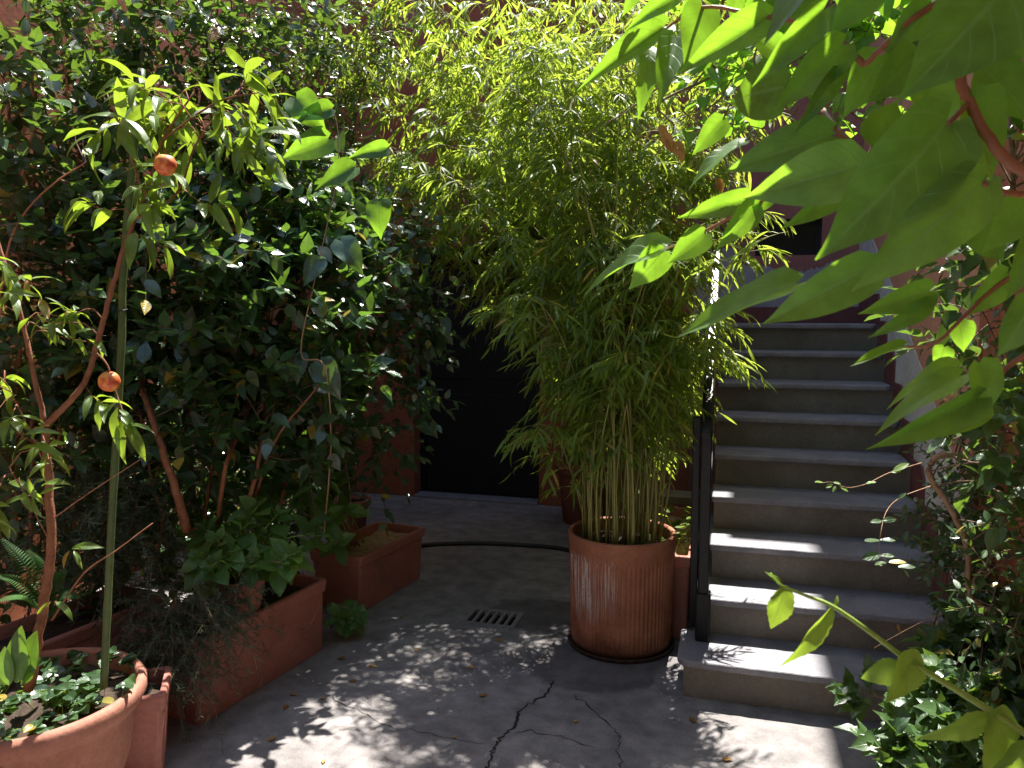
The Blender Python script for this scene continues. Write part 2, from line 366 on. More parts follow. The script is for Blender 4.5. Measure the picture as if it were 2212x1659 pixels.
# ------------------------------------------------------------------ leaves
OUT = {
 'lance':   ([0, .05, .2, .4, .6, .8, .92, 1], [.08, .2, .42, .5, .46, .3, .13, .01], .135),
 'peach':   ([0, .05, .2, .4, .6, .8, .92, 1], [.06, .18, .42, .5, .45, .27, .1, .01], .25),
 'ovate':   ([0, .04, .14, .3, .45, .62, .8, .92, 1], [.05, .2, .42, .5, .48, .37, .19, .06, .01], .56),
 'heart':   ([0, .03, .1, .22, .38, .55, .72, .88, 1], [.12, .34, .46, .5, .47, .38, .24, .08, .01], .72),
 'ellip':   ([0, .06, .2, .4, .6, .8, .93, 1], [.05, .2, .4, .5, .48, .33, .15, .01], .46),
 'hydr':    ([0, .05, .16, .32, .5, .68, .84, .94, 1], [.05, .22, .41, .5, .49, .39, .22, .09, .01], .62),
 'round':   ([0, .05, .2, .4, .6, .8, .93, 1], [.1, .28, .46, .5, .46, .33, .17, .02], .75),
 'ivy':     ([0, .03, .14, .26, .36, .46, .58, .7, .85, 1], [.18, .4, .5, .42, .26, .33, .3, .18, .08, .01], .95),
 'needle':  ([0, .5, 1], [.5, .4, .05], .07),
}
def leaf_verts(kind, nseg, nac, droop=0.2, fold=0.18, wave=0.0, serr=0.0, ratio=None, twist=0.0, phase=0.0, ca=0.0):
    tt, ww, rat = OUT[kind]; rat = ratio or rat
    t = np.linspace(0, 1, nseg + 1); w = np.interp(t, tt, ww) * rat
    if serr: w = w * (1 + serr * (np.arange(nseg + 1) % 2 * 2 - 1))
    us = np.linspace(-1, 1, nac); V, UV = [], []
    ang = droop * 1.6
    yy = np.sin(ang * t) / ang if abs(ang) > 1e-3 else t           # an arc of unit length
    zz = -(1 - np.cos(ang * t)) / ang if abs(ang) > 1e-3 else 0 * t
    for i in range(nseg + 1):
        for u in us:
            x = u * w[i]
            y = yy[i] - (0.10 * abs(u) * (1 - t[i]) ** 3 if kind in ('heart', 'ivy') else 0)
            z = zz[i] + fold * abs(x) * (1 - ca * abs(u)) + wave * math.sin(9 * t[i] + phase + 2 * u) * abs(u) * w[i] * 2
            c, s = math.cos(twist * t[i]), math.sin(twist * t[i])
            V.append((x * c - z * s * 0.3, y, z + x * s)); UV.append(((u + 1) / 2, t[i]))
    F = [(i * nac + j, i * nac + j + 1, (i + 1) * nac + j + 1, (i + 1) * nac + j) for i in range(nseg) for j in range(nac - 1)]
    return np.array(V, float), np.array(F), np.array(UV)

LEAF_CACHE = {}
def leaf_variants(kind, mat, hi=False):
    key = (kind, mat, hi)
    if key in LEAF_CACHE: return LEAF_CACHE[key]
    out = []; r = random.Random(hash(kind) % 97 if False else len(kind) * 7 + 3)
    for k in range(6 if not hi else 8):
        d = {'lance': (.1, .7), 'peach': (.35, 1.0), 'needle': (0, .3), 'ovate': (.02, .28), 'ellip': (.02, .3)}.get(kind, (.05, .45))
        a = dict(droop=r.uniform(*d), fold=r.uniform(.04, .26) if kind in ('ovate', 'ellip') else r.uniform(.1, .5), wave=r.uniform(0, .07 if kind not in ('peach',) else .16), twist=r.uniform(-.5, .5) if kind in ('lance', 'peach') else r.uniform(-.25, .25), phase=r.uniform(0, 6))
        hi_seg = 14 if kind in ('hydr',) else 10
        nseg, nac = ((16 if kind == 'hydr' else 12), 7) if hi else ((4, 3) if kind in ('lance',) else (2, 2) if kind == 'needle' else (9, 3) if kind == 'ivy' else (6, 3))
        V, F, UV = leaf_verts(kind, nseg, nac, serr=.035 if (kind == 'hydr' and hi) else 0, **a)
        me = mesh(kind + '_leaf', V, F, smooth=True, uv=UV)
        me.materials.append(M[mat])
        out.append((V, F, UV, me))
    LEAF_CACHE[key] = out
    return out

def frame(axis, normal):
    A = nrm(axis); Nn = np.asarray(normal, float); Nn = nrm(Nn - (Nn * A).sum(-1, keepdims=True) * A)
    return A, Nn, np.cross(A, Nn)

def put_leaf(parent, kind, mat, B, axis, normal, L, wid=1.0, variant=None, name='leaf', hi=True):
    vs = leaf_variants(kind, mat, hi); me = vs[(variant if variant is not None else rnd.randrange(len(vs))) % len(vs)][3]
    A, Nn, S = frame(np.asarray(axis, float), normal)
    o = bpy.data.objects.new(name, me); C.objects.link(o)
    o.parent = parent
    if parent.type == 'EMPTY': o.matrix_parent_inverse = Matrix.Translation(-Vector(parent.location))
    m = Matrix.Identity(4)
    for i in range(3):
        m[i][0] = S[i] * L * wid; m[i][1] = A[i] * L; m[i][2] = Nn[i] * L; m[i][3] = B[i]
    o.matrix_basis = m
    return o

def depth_of(P): return (P - EYE) @ FW
def in_frame(P, pad=40):
    d = depth_of(P); x = 1106 + FPX * ((P - EYE) @ RT) / d; y = 829.5 - FPX * ((P - EYE) @ UPV) / d
    return (d > 0.1) & (x > -pad) & (x < 2212 + pad) & (y > -pad) & (y < 1659 + pad)

def lay_leaves(parent, kind, mat, B, A, Nn, L, Wd=None, n_parts=300, hi=False):
    "the leaves that show largest become parts of their own, the rest one mass"
    B = np.asarray(B, float); n = len(B)
    if n == 0: return
    L = np.asarray(L, float); Wd = np.ones(n) if Wd is None else np.asarray(Wd, float)
    A, Nn, S = frame(np.asarray(A, float), np.asarray(Nn, float))
    vs = leaf_variants(kind, mat, hi); var = NP.integers(0, len(vs), n)
    score = L / np.maximum(depth_of(B), 0.1) ** 2 * NP.uniform(0.8, 1.2, n) * np.where(in_frame(B), 1, 1e-3)
    order = np.argsort(-score); pick = order[:n_parts]; rest = order[n_parts:]
    for i in pick:
        put_leaf(parent, kind, mat, B[i], A[i], Nn[i], L[i], Wd[i], int(var[i]), hi=hi)
    if len(rest):
        VV, FF, UU, RR = [], [], [], []; base = 0
        for k, (V, F, UV, _) in enumerate(vs):
            idx = rest[var[rest] == k]
            if not len(idx): continue
            P = B[idx][:, None, :] + (S[idx] * (L * Wd)[idx][:, None])[:, None, :] * V[None, :, 0:1] + (A[idx] * L[idx][:, None])[:, None, :] * V[None, :, 1:2] + (Nn[idx] * L[idx][:, None])[:, None, :] * V[None, :, 2:3]
            nv = len(V)
            FF.append((F[None] + (np.arange(len(idx)) * nv)[:, None, None]).reshape(-1, 4) + base); base += nv * len(idx)
            VV.append(P.reshape(-1, 3)); UU.append(np.tile(UV, (len(idx), 1))); RR.append(np.repeat(NP.uniform(0, 1, len(idx)), nv))
        me = mesh('foliage', np.vstack(VV), np.vstack(FF), smooth=True, uv=np.vstack(UU), rn=np.concatenate(RR))
        obj('foliage', me, M[mat], parent, 'stuff')

def twig_mass(parent, lines, mat, name='twigs', K=5, sides=3):
    "all the fine twigs of one plant as one mesh, each a tapered tube"
    if not lines: return
    ix = np.linspace(0, 1, K); P = np.empty((len(lines), K, 3)); R = np.empty((len(lines), K))
    for i, (pts, r) in enumerate(lines):
        pts = np.asarray(pts, float); t = np.linspace(0, 1, len(pts))
        for a in range(3): P[i, :, a] = np.interp(ix, t, pts[:, a])
        R[i] = np.interp(ix, [0, 1], [r[0], r[-1]])
    T = nrm(np.gradient(P, axis=1)); U = nrm(np.cross(T, np.array([0.31, 0.17, 0.93]))); W = np.cross(T, U)
    a = np.arange(sides) / sides * 2 * math.pi
    V = P[:, :, None, :] + R[:, :, None, None] * (np.cos(a)[None, None, :, None] * U[:, :, None, :] + np.sin(a)[None, None, :, None] * W[:, :, None, :])
    q = np.array([(k * sides + i, k * sides + (i + 1) % sides, (k + 1) * sides + (i + 1) % sides, (k + 1) * sides + i) for k in range(K - 1) for i in range(sides)])
    F = (q[None] + (np.arange(len(lines)) * K * sides)[:, None, None]).reshape(-1, 4)
    obj(name, mesh(name, V.reshape(-1, 3), F, True), mat, parent, 'stuff')

def grow(blobs, leafL, k=(5, 9), twigL=(.12, .32), up=.5, out=.5, droop=.15, seed=0, flat=1.0, shell=.45, spread=.9, tilt=-.35):
    "twigs with alternate leaves filling the blobs (centre, radii, number of twigs)"
    g = np.random.default_rng(seed); B, A, Nn, L, lines, org = [], [], [], [], [], []
    for c, rad, n in blobs:
        c = np.asarray(c, float); rad = np.asarray(rad, float)
        for _ in range(n):
            o = nrm(g.normal(size=3)); u = g.uniform(shell, 1) ** 0.6
            p = c + rad * o * u
            d = nrm(o * out + np.array([0, 0, up]) + g.normal(size=3) * .45)
            l = g.uniform(*twigL); kk = int(g.integers(k[0], k[1] + 1))
            sag = g.uniform(.1, .5) * l
            pts = [p + d * l * s - np.array([0, 0, sag * s * s]) for s in np.linspace(0, 1, 5)]
            lines.append((pts, (.0022, .001))); org.append(p)
            ph = g.uniform(0, 6.28); e1 = nrm(np.cross(d, [0.3, 0.2, 1.0])); e2 = np.cross(d, e1)
            for i in range(kk):
                s = (i + .6) / kk; q = p + d * l * s - np.array([0, 0, sag * s * s])
                a = ph + i * 2.4; sd = math.cos(a) * e1 + math.sin(a) * e2
                ax = nrm(d * .5 + sd * spread + np.array([0, 0, -droop]) + g.normal(size=3) * .15)
                B.append(q); A.append(ax); Nn.append(nrm(np.array([0, tilt, flat]) + g.normal(size=3) * .42)); L.append(g.uniform(*leafL))
            B.append(pts[-1]); A.append(nrm(d + np.array([0, 0, -droop - .2]))); Nn.append(nrm(np.array([0, 0, 1]) + g.normal(size=3) * .3)); L.append(g.uniform(*leafL))
    return np.array(B), np.array(A), np.array(Nn), np.array(L), lines, np.array(org)

def stems(parent, list_of, mat, sides=7, name='stem'):
    "each stem: photo points (x, y, depth) or world points, radius at foot, radius at end"
    nodes = []
    for pts, r0, r1 in list_of:
        P = smooth_path([at(*p) if p[1] > 8 or p[0] > 8 else p for p in pts], 6)
        P = P + NP.normal(size=P.shape) * r0 * .12
        obj(name, MB().tube(P, (r0, r1), sides).make(name, True), mat, parent); nodes.append(P)
    return np.vstack(nodes) if nodes else None

def branch_to(nodes, org, frac, g, r=(.0045, .002)):
    lines = []
    if nodes is None: return lines
    for p in org:
        if g.uniform() > frac: continue
        below = nodes[nodes[:, 2] < p[2] + .05]
        S = below if len(below) else nodes
        q = S[np.argmin(((S - p) ** 2).sum(1) * g.uniform(.6, 1.4, len(S)))]
        m = (p + q) / 2 + np.array([0, 0, .06 * np.linalg.norm(p - q)]) + g.normal(size=3) * .02
        lines.append((smooth_path([q, m, p], 4), r))
    return lines

# ------------------------------------------------------------------ the setting: ground and cracks
GX0, GX1, GY0, GY1 = -1.45, -1.13, 4.03, 4.27        # the drain opening in the yard
_x = [-40, GX0, GX1, 40]; _y = [-40, GY0, GY1, 40]
gv = [(x, y, 0) for y in _y for x in _x]
gf = [(j * 4 + i, j * 4 + i + 1, j * 4 + i + 5, j * 4 + i + 4) for j in range(3) for i in range(3) if (i, j) != (1, 1)]
ground = obj('ground', mesh('ground', gv, gf), M['concrete'])
ground['kind'] = 'structure'

def crack(pts, w, seed):
    g = np.random.default_rng(seed); P = smooth_path([onz(x, y, 0.0) for x, y in pts], 9)
    P[:, :2] += g.normal(size=(len(P), 2)) * .008
    T = nrm(np.gradient(P, axis=0)); S = np.stack([-T[:, 1], T[:, 0], 0 * T[:, 0]], 1)
    n = len(P); ww = w * g.uniform(.25, 1.3, n); ww[0] = ww[-1] = .0006
    L_ = P + S * ww[:, None]; R_ = P - S * ww[:, None] * g.uniform(.5, 1.2, (n, 1)); V = np.vstack([L_, R_]); V[:, 2] = .0025
    obj('crack', mesh('crack', V, [(i, n + i, n + i + 1, i + 1) for i in range(n - 1)]), M['crack'], ground)
crack([(1195, 1470), (1180, 1500), (1130, 1530), (1108, 1570), (1075, 1605), (1058, 1640), (1040, 1700)], .007, 1)
crack([(1240, 1500), (1320, 1570), (1338, 1600), (1336, 1640), (1345, 1690)], .0028, 2)
crack([(1105, 1580), (1200, 1590), (1290, 1620)], .002, 3)
crack([(700, 1500), (820, 1560), (900, 1580), (1050, 1610)], .002, 4)

# ------------------------------------------------------------------ rear house, its door and window
YW = 6.85
house = thing('rear_house', 'terracotta plastered house wall with the dark doorway behind the bamboo', 'house', (-1.5, YW, 0))
DX0, DX1, DZ = -2.93, -1.68, 2.4
WX0, WX1, WZ0, WZ1 = 0.19, 0.71, 2.26, 2.56
mb = MB()
mb.box(-4.6, DX0, YW, YW + .35, 0, 6.1); mb.box(DX0, DX1, YW, YW + .35, DZ, 6.1); mb.box(DX1, -.75, YW, YW + .35, 0, 6.1); mb.box(-.75, -0.32, YW, YW + .35, 0, 5.95)
bevel(obj('wall', mb.make('wall'), M['plaster_red'], house), .008)
mb = MB()
mb.box(-.32, WX0, YW + .006, YW + .35, 0, 5.95); mb.box(WX0, WX1, YW + .006, YW + .35, 0, WZ0); mb.box(WX0, WX1, YW + .006, YW + .35, WZ1, 6.1); mb.box(WX1, 1.3, YW + .006, YW + .35, 0, 6.1)
obj('wall', mb.make('wall'), M['plaster_pink'], house)
mb = MB()        # parapet, unseen; heights set to place the shadow edge on yard and steps
mb.box(-4.7, -.75, YW - .05, YW + .4, 6.1, 6.33); mb.box(-.75, .2, YW - .05, YW + .4, 5.95, 6.0)
bevel(obj('parapet', mb.make('parapet'), M['whitewash'], house), .01)
mb = MB(); mb.box(.2, .72, YW - .02, YW + .38, 6.1, 6.5)  # unseen roof block added to notch the shadow edge on the steps
bevel(obj('shade_step', mb.make('shade_step'), M['plaster_red'], house), .01)
mb = MB(); mb.box(.72, 3.6, YW + .0, YW + 1.5, 6.1, 9.6)  # unseen tall block added to shade the right side of the steps
obj('shade_tower', mb.make('shade_tower'), M['plaster_pink'], house)
mb = MB(); mb.box(-4.6, .72, YW + .35, YW + 4, 0, 6.0); mb.box(.72, 3.6, YW + .35, YW + 4, 0, 6.1)
# rooms behind: only what the openings can show
mb = MB(); mb.box(DX0 - .05, DX1 + .05, YW + .352, YW + .4, -.01, DZ + .05)
obj('room_backing', mb.make('room_backing'), M['void'], house)
mb = MB(); mb.box(WX0 - .05, WX1 + .05, YW + .352, YW + .4, WZ0 - .05, WZ1 + .05)
obj('room_backing', mb.make('room_backing'), M['void'], house)
mb = MB(); mb.box(DX0 + .05, DX1 - .05, YW + .2, YW + .245, .012, DZ - .05)
door = obj('door', mb.make('door'), M['door'], house); bevel(door, .004)
for (a, b_, c, d) in ((.15, .55, .2, 1.0), (.68, 1.08, .2, 1.0), (.15, .55, 1.15, 2.2), (.68, 1.08, 1.15, 2.2)):
    mb = MB(); mb.box(DX0 + a, DX0 + b_, YW + .19, YW + .203, c, d)
    bevel(obj('door_panel', mb.make('door_panel'), M['door'], door), .006)
mb = MB(); mb.tube([(DX0 + .13, YW + .2, 1.04), (DX0 + .13, YW + .15, 1.04), (DX0 + .25, YW + .145, 1.04)], .009, 8)
obj('handle', mb.make('handle', True), M['grate'], door)
mb = MB(); mb.box(DX0, DX0 + .05, YW + .16, YW + .26, 0, DZ); mb.box(DX1 - .05, DX1, YW + .16, YW + .26, 0, DZ); mb.box(DX0 + .05, DX1 - .05, YW + .16, YW + .26, DZ - .05, DZ)
obj('door_frame', mb.make('door_frame'), M['door'], house)
mb = MB(); mb.box(DX0 + .002, DX1 - .002, YW - .03, YW + .16, -.02, .022)
bevel(obj('threshold', mb.make('threshold'), M['slate'], house), .006)
mb = MB()
for a in ((WX0, WX0 + .035, WZ0, WZ1), (WX1 - .035, WX1, WZ0, WZ1), (WX0 + .035, WX1 - .035, WZ0, WZ0 + .035), (WX0 + .035, WX1 - .035, WZ1 - .035, WZ1)):
    mb.box(a[0], a[1], YW + .1, YW + .14, a[2], a[3])
win = obj('window', mb.make('window'), M['door'], house)
mb = MB(); mb.box(WX0 + .03, WX1 - .03, YW + .115, YW + .121, WZ0 + .03, WZ1 - .03)
obj('pane', mb.make('pane'), M['black_metal'], win)
g = np.random.default_rng(5)         # worn dado paint above the landing, ragged upper edge
xs = np.linspace(-.31, 1.0, 70); top = 2.16 + .03 * np.sin(xs * 9) + g.normal(size=70) * .012; top[xs < .02] = 2.33
mb = MB(); mb.prism([(xs[0], 1.4)] + [(xs[-1], 1.4)] + [(x, t) for x, t in zip(xs[::-1], top[::-1])], 'y', YW - .001, YW + .012)
obj('dado', mb.make('dado'), M['grey_dado'], house)

# ------------------------------------------------------------------ left boundary wall
bw = thing('boundary_wall', 'orange plastered boundary wall behind the shrubs on the left', 'wall', (-4.0, 2.5, 0))
mb = MB(); mb.prism([(-3.75, -3.6), (-3.95, YW), (-4.25, YW), (-4.05, -3.6)], 'z', 0, 6.3)
obj('wall', mb.make('wall'), M['plaster_orange'], bw)
mb = MB(); mb.prism([(-3.7, -3.6), (-3.9, YW - .06), (-4.3, YW - .06), (-4.1, -3.6)], 'z', 6.3, 6.37)
obj('coping', mb.make('coping'), M['slate'], bw)

# unseen house added behind the viewer to block sky light
fh = thing('sky_block_house', 'unseen plastered house added opposite the doorway to block sky light', 'house', (-1.4, -3.6, 0))
mb = MB(); mb.box(-4.3, 1.3, -3.95, -3.602, 0, 6.4); obj('wall', mb.make('wall'), M['sky_block_plaster'], fh)
mb = MB(); mb.box(-4.35, 1.35, -4.0, -3.5, 6.401, 6.5); obj('eaves', mb.make('eaves'), M['slate'], fh)

# ------------------------------------------------------------------ staircase
SX0, SX1, SY2, RUN, RISE = -.075, .995, 3.816, .29, .189
def step_y(n): return SY2 + (n - 2) * RUN
stair = thing('staircase', 'outdoor flight of slate treads on stone risers beside the peach wall', 'staircase', (.46, 3.5, 0))
LAND = YW - .004
mb = MB()
for n in range(1, 10):
    y0 = step_y(n) + .02; y1 = LAND
    mb.box(SX0 + .02, SX1 + .001, y0, (step_y(n + 1) + .02) if n < 9 else y1, 0 if n == 1 else 0, n * RISE - .036)
obj('masonry', mb.make('masonry'), M['riser'], stair)
g = np.random.default_rng(8)
for n in range(1, 10):
    yf = step_y(n) - .042; yb = step_y(n + 1) + .02 if n < 9 else LAND
    x0 = SX0 if n > 1 else -.2; x1 = SX1 - .012
    if n == 1: yf -= .02
    pts = []
    for a in np.linspace(0, math.pi / 2, 6):                                   # right front corner rounded
        pts.append((x1 - .05 + .05 * math.sin(a), yf + .05 - .05 * math.cos(a)))
    pts += [(x1, yb), (x0, yb)]
    if n == 1:
        for a in np.linspace(0, math.pi / 2, 6): pts.append((x0 + .07 - .07 * math.cos(a), yf + .07 - .07 * math.sin(a)))
    else:
        pts.append((x0, yf))
        # chipped front edge
    xs = np.linspace(pts[-1][0], pts[0][0], 26)[1:-1]
    pts += [(x, yf + abs(g.normal()) * .0025) for x in xs]
    z1 = n * RISE
    o = obj('tread', MB().prism(pts, 'z', z1 - .036, z1).make('tread'), M['slate'], stair); bevel(o, .011, 3)
    mb = MB(); mb.box((SX0 + .012 if n > 1 else -.17), SX1 + .0005, step_y(n) - (.02 if n == 1 else 0), step_y(n) + .022, max(0, (n - 1) * RISE) + .0005, z1 - .0365)
    obj('riser', mb.make('riser'), M['riser'], stair)
mb = MB(); mb.box(SX0 + .03, SX1, YW - .14, YW - .006, 9 * RISE + .001, 9 * RISE + .13)
o = obj('threshold', mb.make('threshold'), M['maroon'], stair); bevel(o, .006)

# ------------------------------------------------------------------ right wall along the stairs
rw = thing('stair_wall', 'peach plastered side wall with white dado right of the staircase', 'wall', (1.1, 3, 0))
mb = MB(); mb.box(1.0, 1.3, -3.6, YW + .002, 0, 6.0)
obj('wall', mb.make('wall'), M['plaster_peach'], rw)
mb = MB(); mb.box(.988, 1.001, 2.4, 3.58, .74, 2.9)
obj('red_band', mb.make('red_band'), M['plaster_orange'], rw)
pts = [(YW, 1.5), (YW, 2.6), (5.46, 1.95), (4.95, 1.67), (4.27, 1.31), (3.6, .95), (3.2, .739), (-1.4, .739), (-1.4, 0), (3.3, 0)]
mb = MB(); mb.prism(pts, 'x', .9965, 1.0005)
obj('dado', mb.make('dado'), M['whitewash'], rw)
for n in range(1, 10):
    ya, yb = step_y(n) - .03, step_y(n + 1) - .03 if n < 9 else YW - .15
    zt = n * RISE
    mb = MB(); mb.prism([(ya, zt), (yb, zt), (yb, zt + .21), (ya + .06, zt + .21), (ya, zt + .15)], 'x', .985, .9968)
    obj('skirting', mb.make('skirting'), M['maroon'], rw)

# ------------------------------------------------------------------ stair railing
rail = thing('stair_railing', 'black steel railing climbing the left edge of the stairs', 'railing', (SX0, 3.7, RISE))
mb = MB(); mb.box(-.118, -.068, 3.70, 3.75, RISE + .001, 1.22); bevel(obj('newel', mb.make('newel'), M['black_metal'], rail), .006)
mb = MB(); mb.box(-.128, -.058, 3.69, 3.76, RISE + .002, RISE + .24); bevel(obj('newel_shoe', mb.make('newel_shoe'), M['black_metal'], rail), .008)
mb = MB(); mb.box(-.165, -.125, 3.86, 3.9, RISE + .001, 1.26); bevel(obj('newel', mb.make('newel'), M['black_metal'], rail), .006)
sl = RISE / RUN
def rail_z(y): return 1.22 + (y - 3.72) * sl
mb = MB(); mb.prism([(3.66, rail_z(3.66)), (5.9, rail_z(5.9)), (6.8, rail_z(5.9)), (6.8, rail_z(5.9) + .035), (5.9, rail_z(5.9) + .04), (3.66, rail_z(3.66) + .04)], 'x', -.122, -.064)
bevel(obj('handrail', mb.make('handrail'), M['black_metal'], rail), .012, 3)
mb = MB(); mb.prism([(3.8, rail_z(3.8) - .9), (5.9, rail_z(5.9) - .9), (5.9, rail_z(5.9) - .82), (3.8, rail_z(3.8) - .82)], 'x', -.105, -.081)
obj('bottom_rail', mb.make('bottom_rail'), M['black_metal'], rail)
for k in range(15):
    y = 3.9 + k * .145
    mb = MB(); mb.tube([(-.093, y, rail_z(y) - .85), (-.093, y, rail_z(y) + .01)], .008, 6); obj('baluster', mb.make('baluster', True), M['black_metal'], rail)

# ------------------------------------------------------------------ drain
dr = thing('drain_grate', 'square iron drain grate with six slots set in the concrete', 'drain', (-1.29, 4.15, 0))
w = .028
mb = MB(); mb.box(GX0, GX1, GY0, GY0 + w, -.02, .006); mb.box(GX0, GX1, GY1 - w, GY1, -.02, .006); mb.box(GX0, GX0 + w, GY0 + w, GY1 - w, -.02, .006); mb.box(GX1 - w, GX1, GY0 + w, GY1 - w, -.02, .006)
obj('frame', mb.make('frame'), M['grate'], dr)
nb = 5; ix0, ix1 = GX0 + w, GX1 - w; slot = (ix1 - ix0) / (6 + 5 * .85); bar = slot * .85
bme = None
for k in range(nb):
    xa = ix0 + slot * (k + 1) + bar * k
    mb = MB(); mb.box(xa, xa + bar, GY0 + w - .002, GY1 - w + .002, -.018, .0045); bevel(obj('bar', mb.make('bar'), M['grate'], dr), .003)
mb = MB(); mb.add([(GX0, GY0, -.12), (GX1, GY0, -.12), (GX1, GY1, -.12), (GX0, GY1, -.12), (GX0, GY0, -.001), (GX1, GY0, -.001), (GX1, GY1, -.001), (GX0, GY1, -.001)], [(0, 1, 2, 3), (0, 4, 5, 1), (1, 5, 6, 2), (2, 6, 7, 3), (3, 7, 4, 0)])
obj('sump', mb.make('sump'), M['void'], dr)

# ------------------------------------------------------------------ hose
pts = [onz(700, 1262), onz(760, 1225), onz(805, 1206), onz(860, 1190), onz(940, 1180), onz(1030, 1178), onz(1120, 1181), onz(1215, 1190), onz(1300, 1215), onz(1400, 1225)]
P = smooth_path(pts, 8); P[:, 2] = .0165
hose = obj('garden_hose', MB().tube(P, .016, 8).make('garden_hose', True), M['rubber'])
hose['label'] = 'black garden hose curving across the concrete before the door'; hose['category'] = 'hose'

# ------------------------------------------------------------------ pots and planters
def soil_disc(parent, c, r, z, mat='soil', seed=0, name='soil', dome=.02):
    g = np.random.default_rng(seed); n = 28; V = [(c[0], c[1], z + dome)]; F = []
    for k, rr in enumerate((.25, .5, .75, 1.0)):
        a = np.arange(n) / n * 2 * math.pi
        V += [(c[0] + r * rr * math.cos(t), c[1] + r * rr * math.sin(t), z + dome * (1 - rr) + g.normal() * .006) for t in a]
    for i in range(n): F.append((0, 1 + i, 1 + (i + 1) % n))
    for k in range(3):
        for i in range(n): F.append((1 + k * n + i, 1 + (k + 1) * n + i, 1 + (k + 1) * n + (i + 1) % n, 1 + k * n + (i + 1) % n))
    obj(name, mesh(name, V, F, True), M[mat], parent)

def round_pot(name, label, c, prof, inner_r, soil_z, mat, n=48, ripple=None, rz=(0, 0), group=None, cat='pot', z0=0.0, soil='soil'):
    t = thing(name, label, cat, (c[0], c[1], z0), group)
    rings = [circle(r, z0 + z, n, c, ripple(z) if ripple else None) for r, z in prof]
    obj('body', MB().loft(rings, True, False).make('body', True), M[mat], t)
    soil_disc(t, c, inner_r, z0 + soil_z, soil, len(label))
    return t

POT = (-.53, 4.03)
NR = 288
def rib(z):
    if .045 < z < .50: return lambda a: .0042 * np.sign(np.sin(a * 72)) * np.abs(np.sin(a * 72)) ** .5
    return None
rp = round_pot('ribbed_pot', 'large ribbed terracotta pot streaked with white lime, holding the bamboo', POT,
  [(.25, .018), (.262, .02), (.266, .044), (.268, .05), (.272, .25), (.276, .48), (.277, .497), (.277, .503), (.28, .512), (.284, .57), (.286, .605), (.282, .615), (.268, .615), (.262, .605), (.258, .52)],
  .262, .545, 'ribbed', NR, rib)
mb = MB(); mb.loft([circle(r, z, 48, POT) for r, z in ((.25, .001), (.278, .001), (.286, .022), (.282, .026), (.272, .012), (.25, .012))], True, True)
obj('saucer', mb.make('saucer', True), M['soil'], rp)
rp2 = round_pot('rimmed_pot', 'brown clay pot with thick rim against the wall right of the doorway', (-1.17, 6.4),
  [(.17, .001), (.18, .004), (.215, .38), (.218, .42), (.25, .425), (.256, .52), (.25, .53), (.226, .528), (.22, .44)], .222, .48, 'terracotta_dark', 40)
sp = round_pot('small_pot', 'small round clay pot on the concrete left of the doorway', tuple(onz(748, 1150)[:2] + np.array([0, .12])),
  [(.09, .001), (.1, .004), (.13, .2), (.15, .205), (.153, .25), (.148, .255), (.135, .253), (.13, .21)], .132, .215, 'terracotta', 36)
BOWL = (-2.29, 2.0)
bowl = round_pot('bowl_pot', 'wide round terracotta bowl in the near left corner, planted with the peach tree', BOWL,
  [(.21, .001), (.23, .005), (.3, .2), (.325, .36), (.33, .385), (.345, .39), (.362, .42), (.362, .45), (.352, .465), (.335, .465), (.326, .45), (.32, .39)], .322, .41, 'terracotta', 56)
bp = at(2010, 1480, 3.0)
blue = round_pot('blue_pot', 'dark blue glazed pot half hidden under the ivy by the wall', (bp[0], bp[1]),
  [(.07, .001), (.08, .005), (.115, .12), (.12, .2), (.128, .205), (.13, .23), (.12, .235), (.112, .22)], .114, .2, 'blue_glaze', 36)

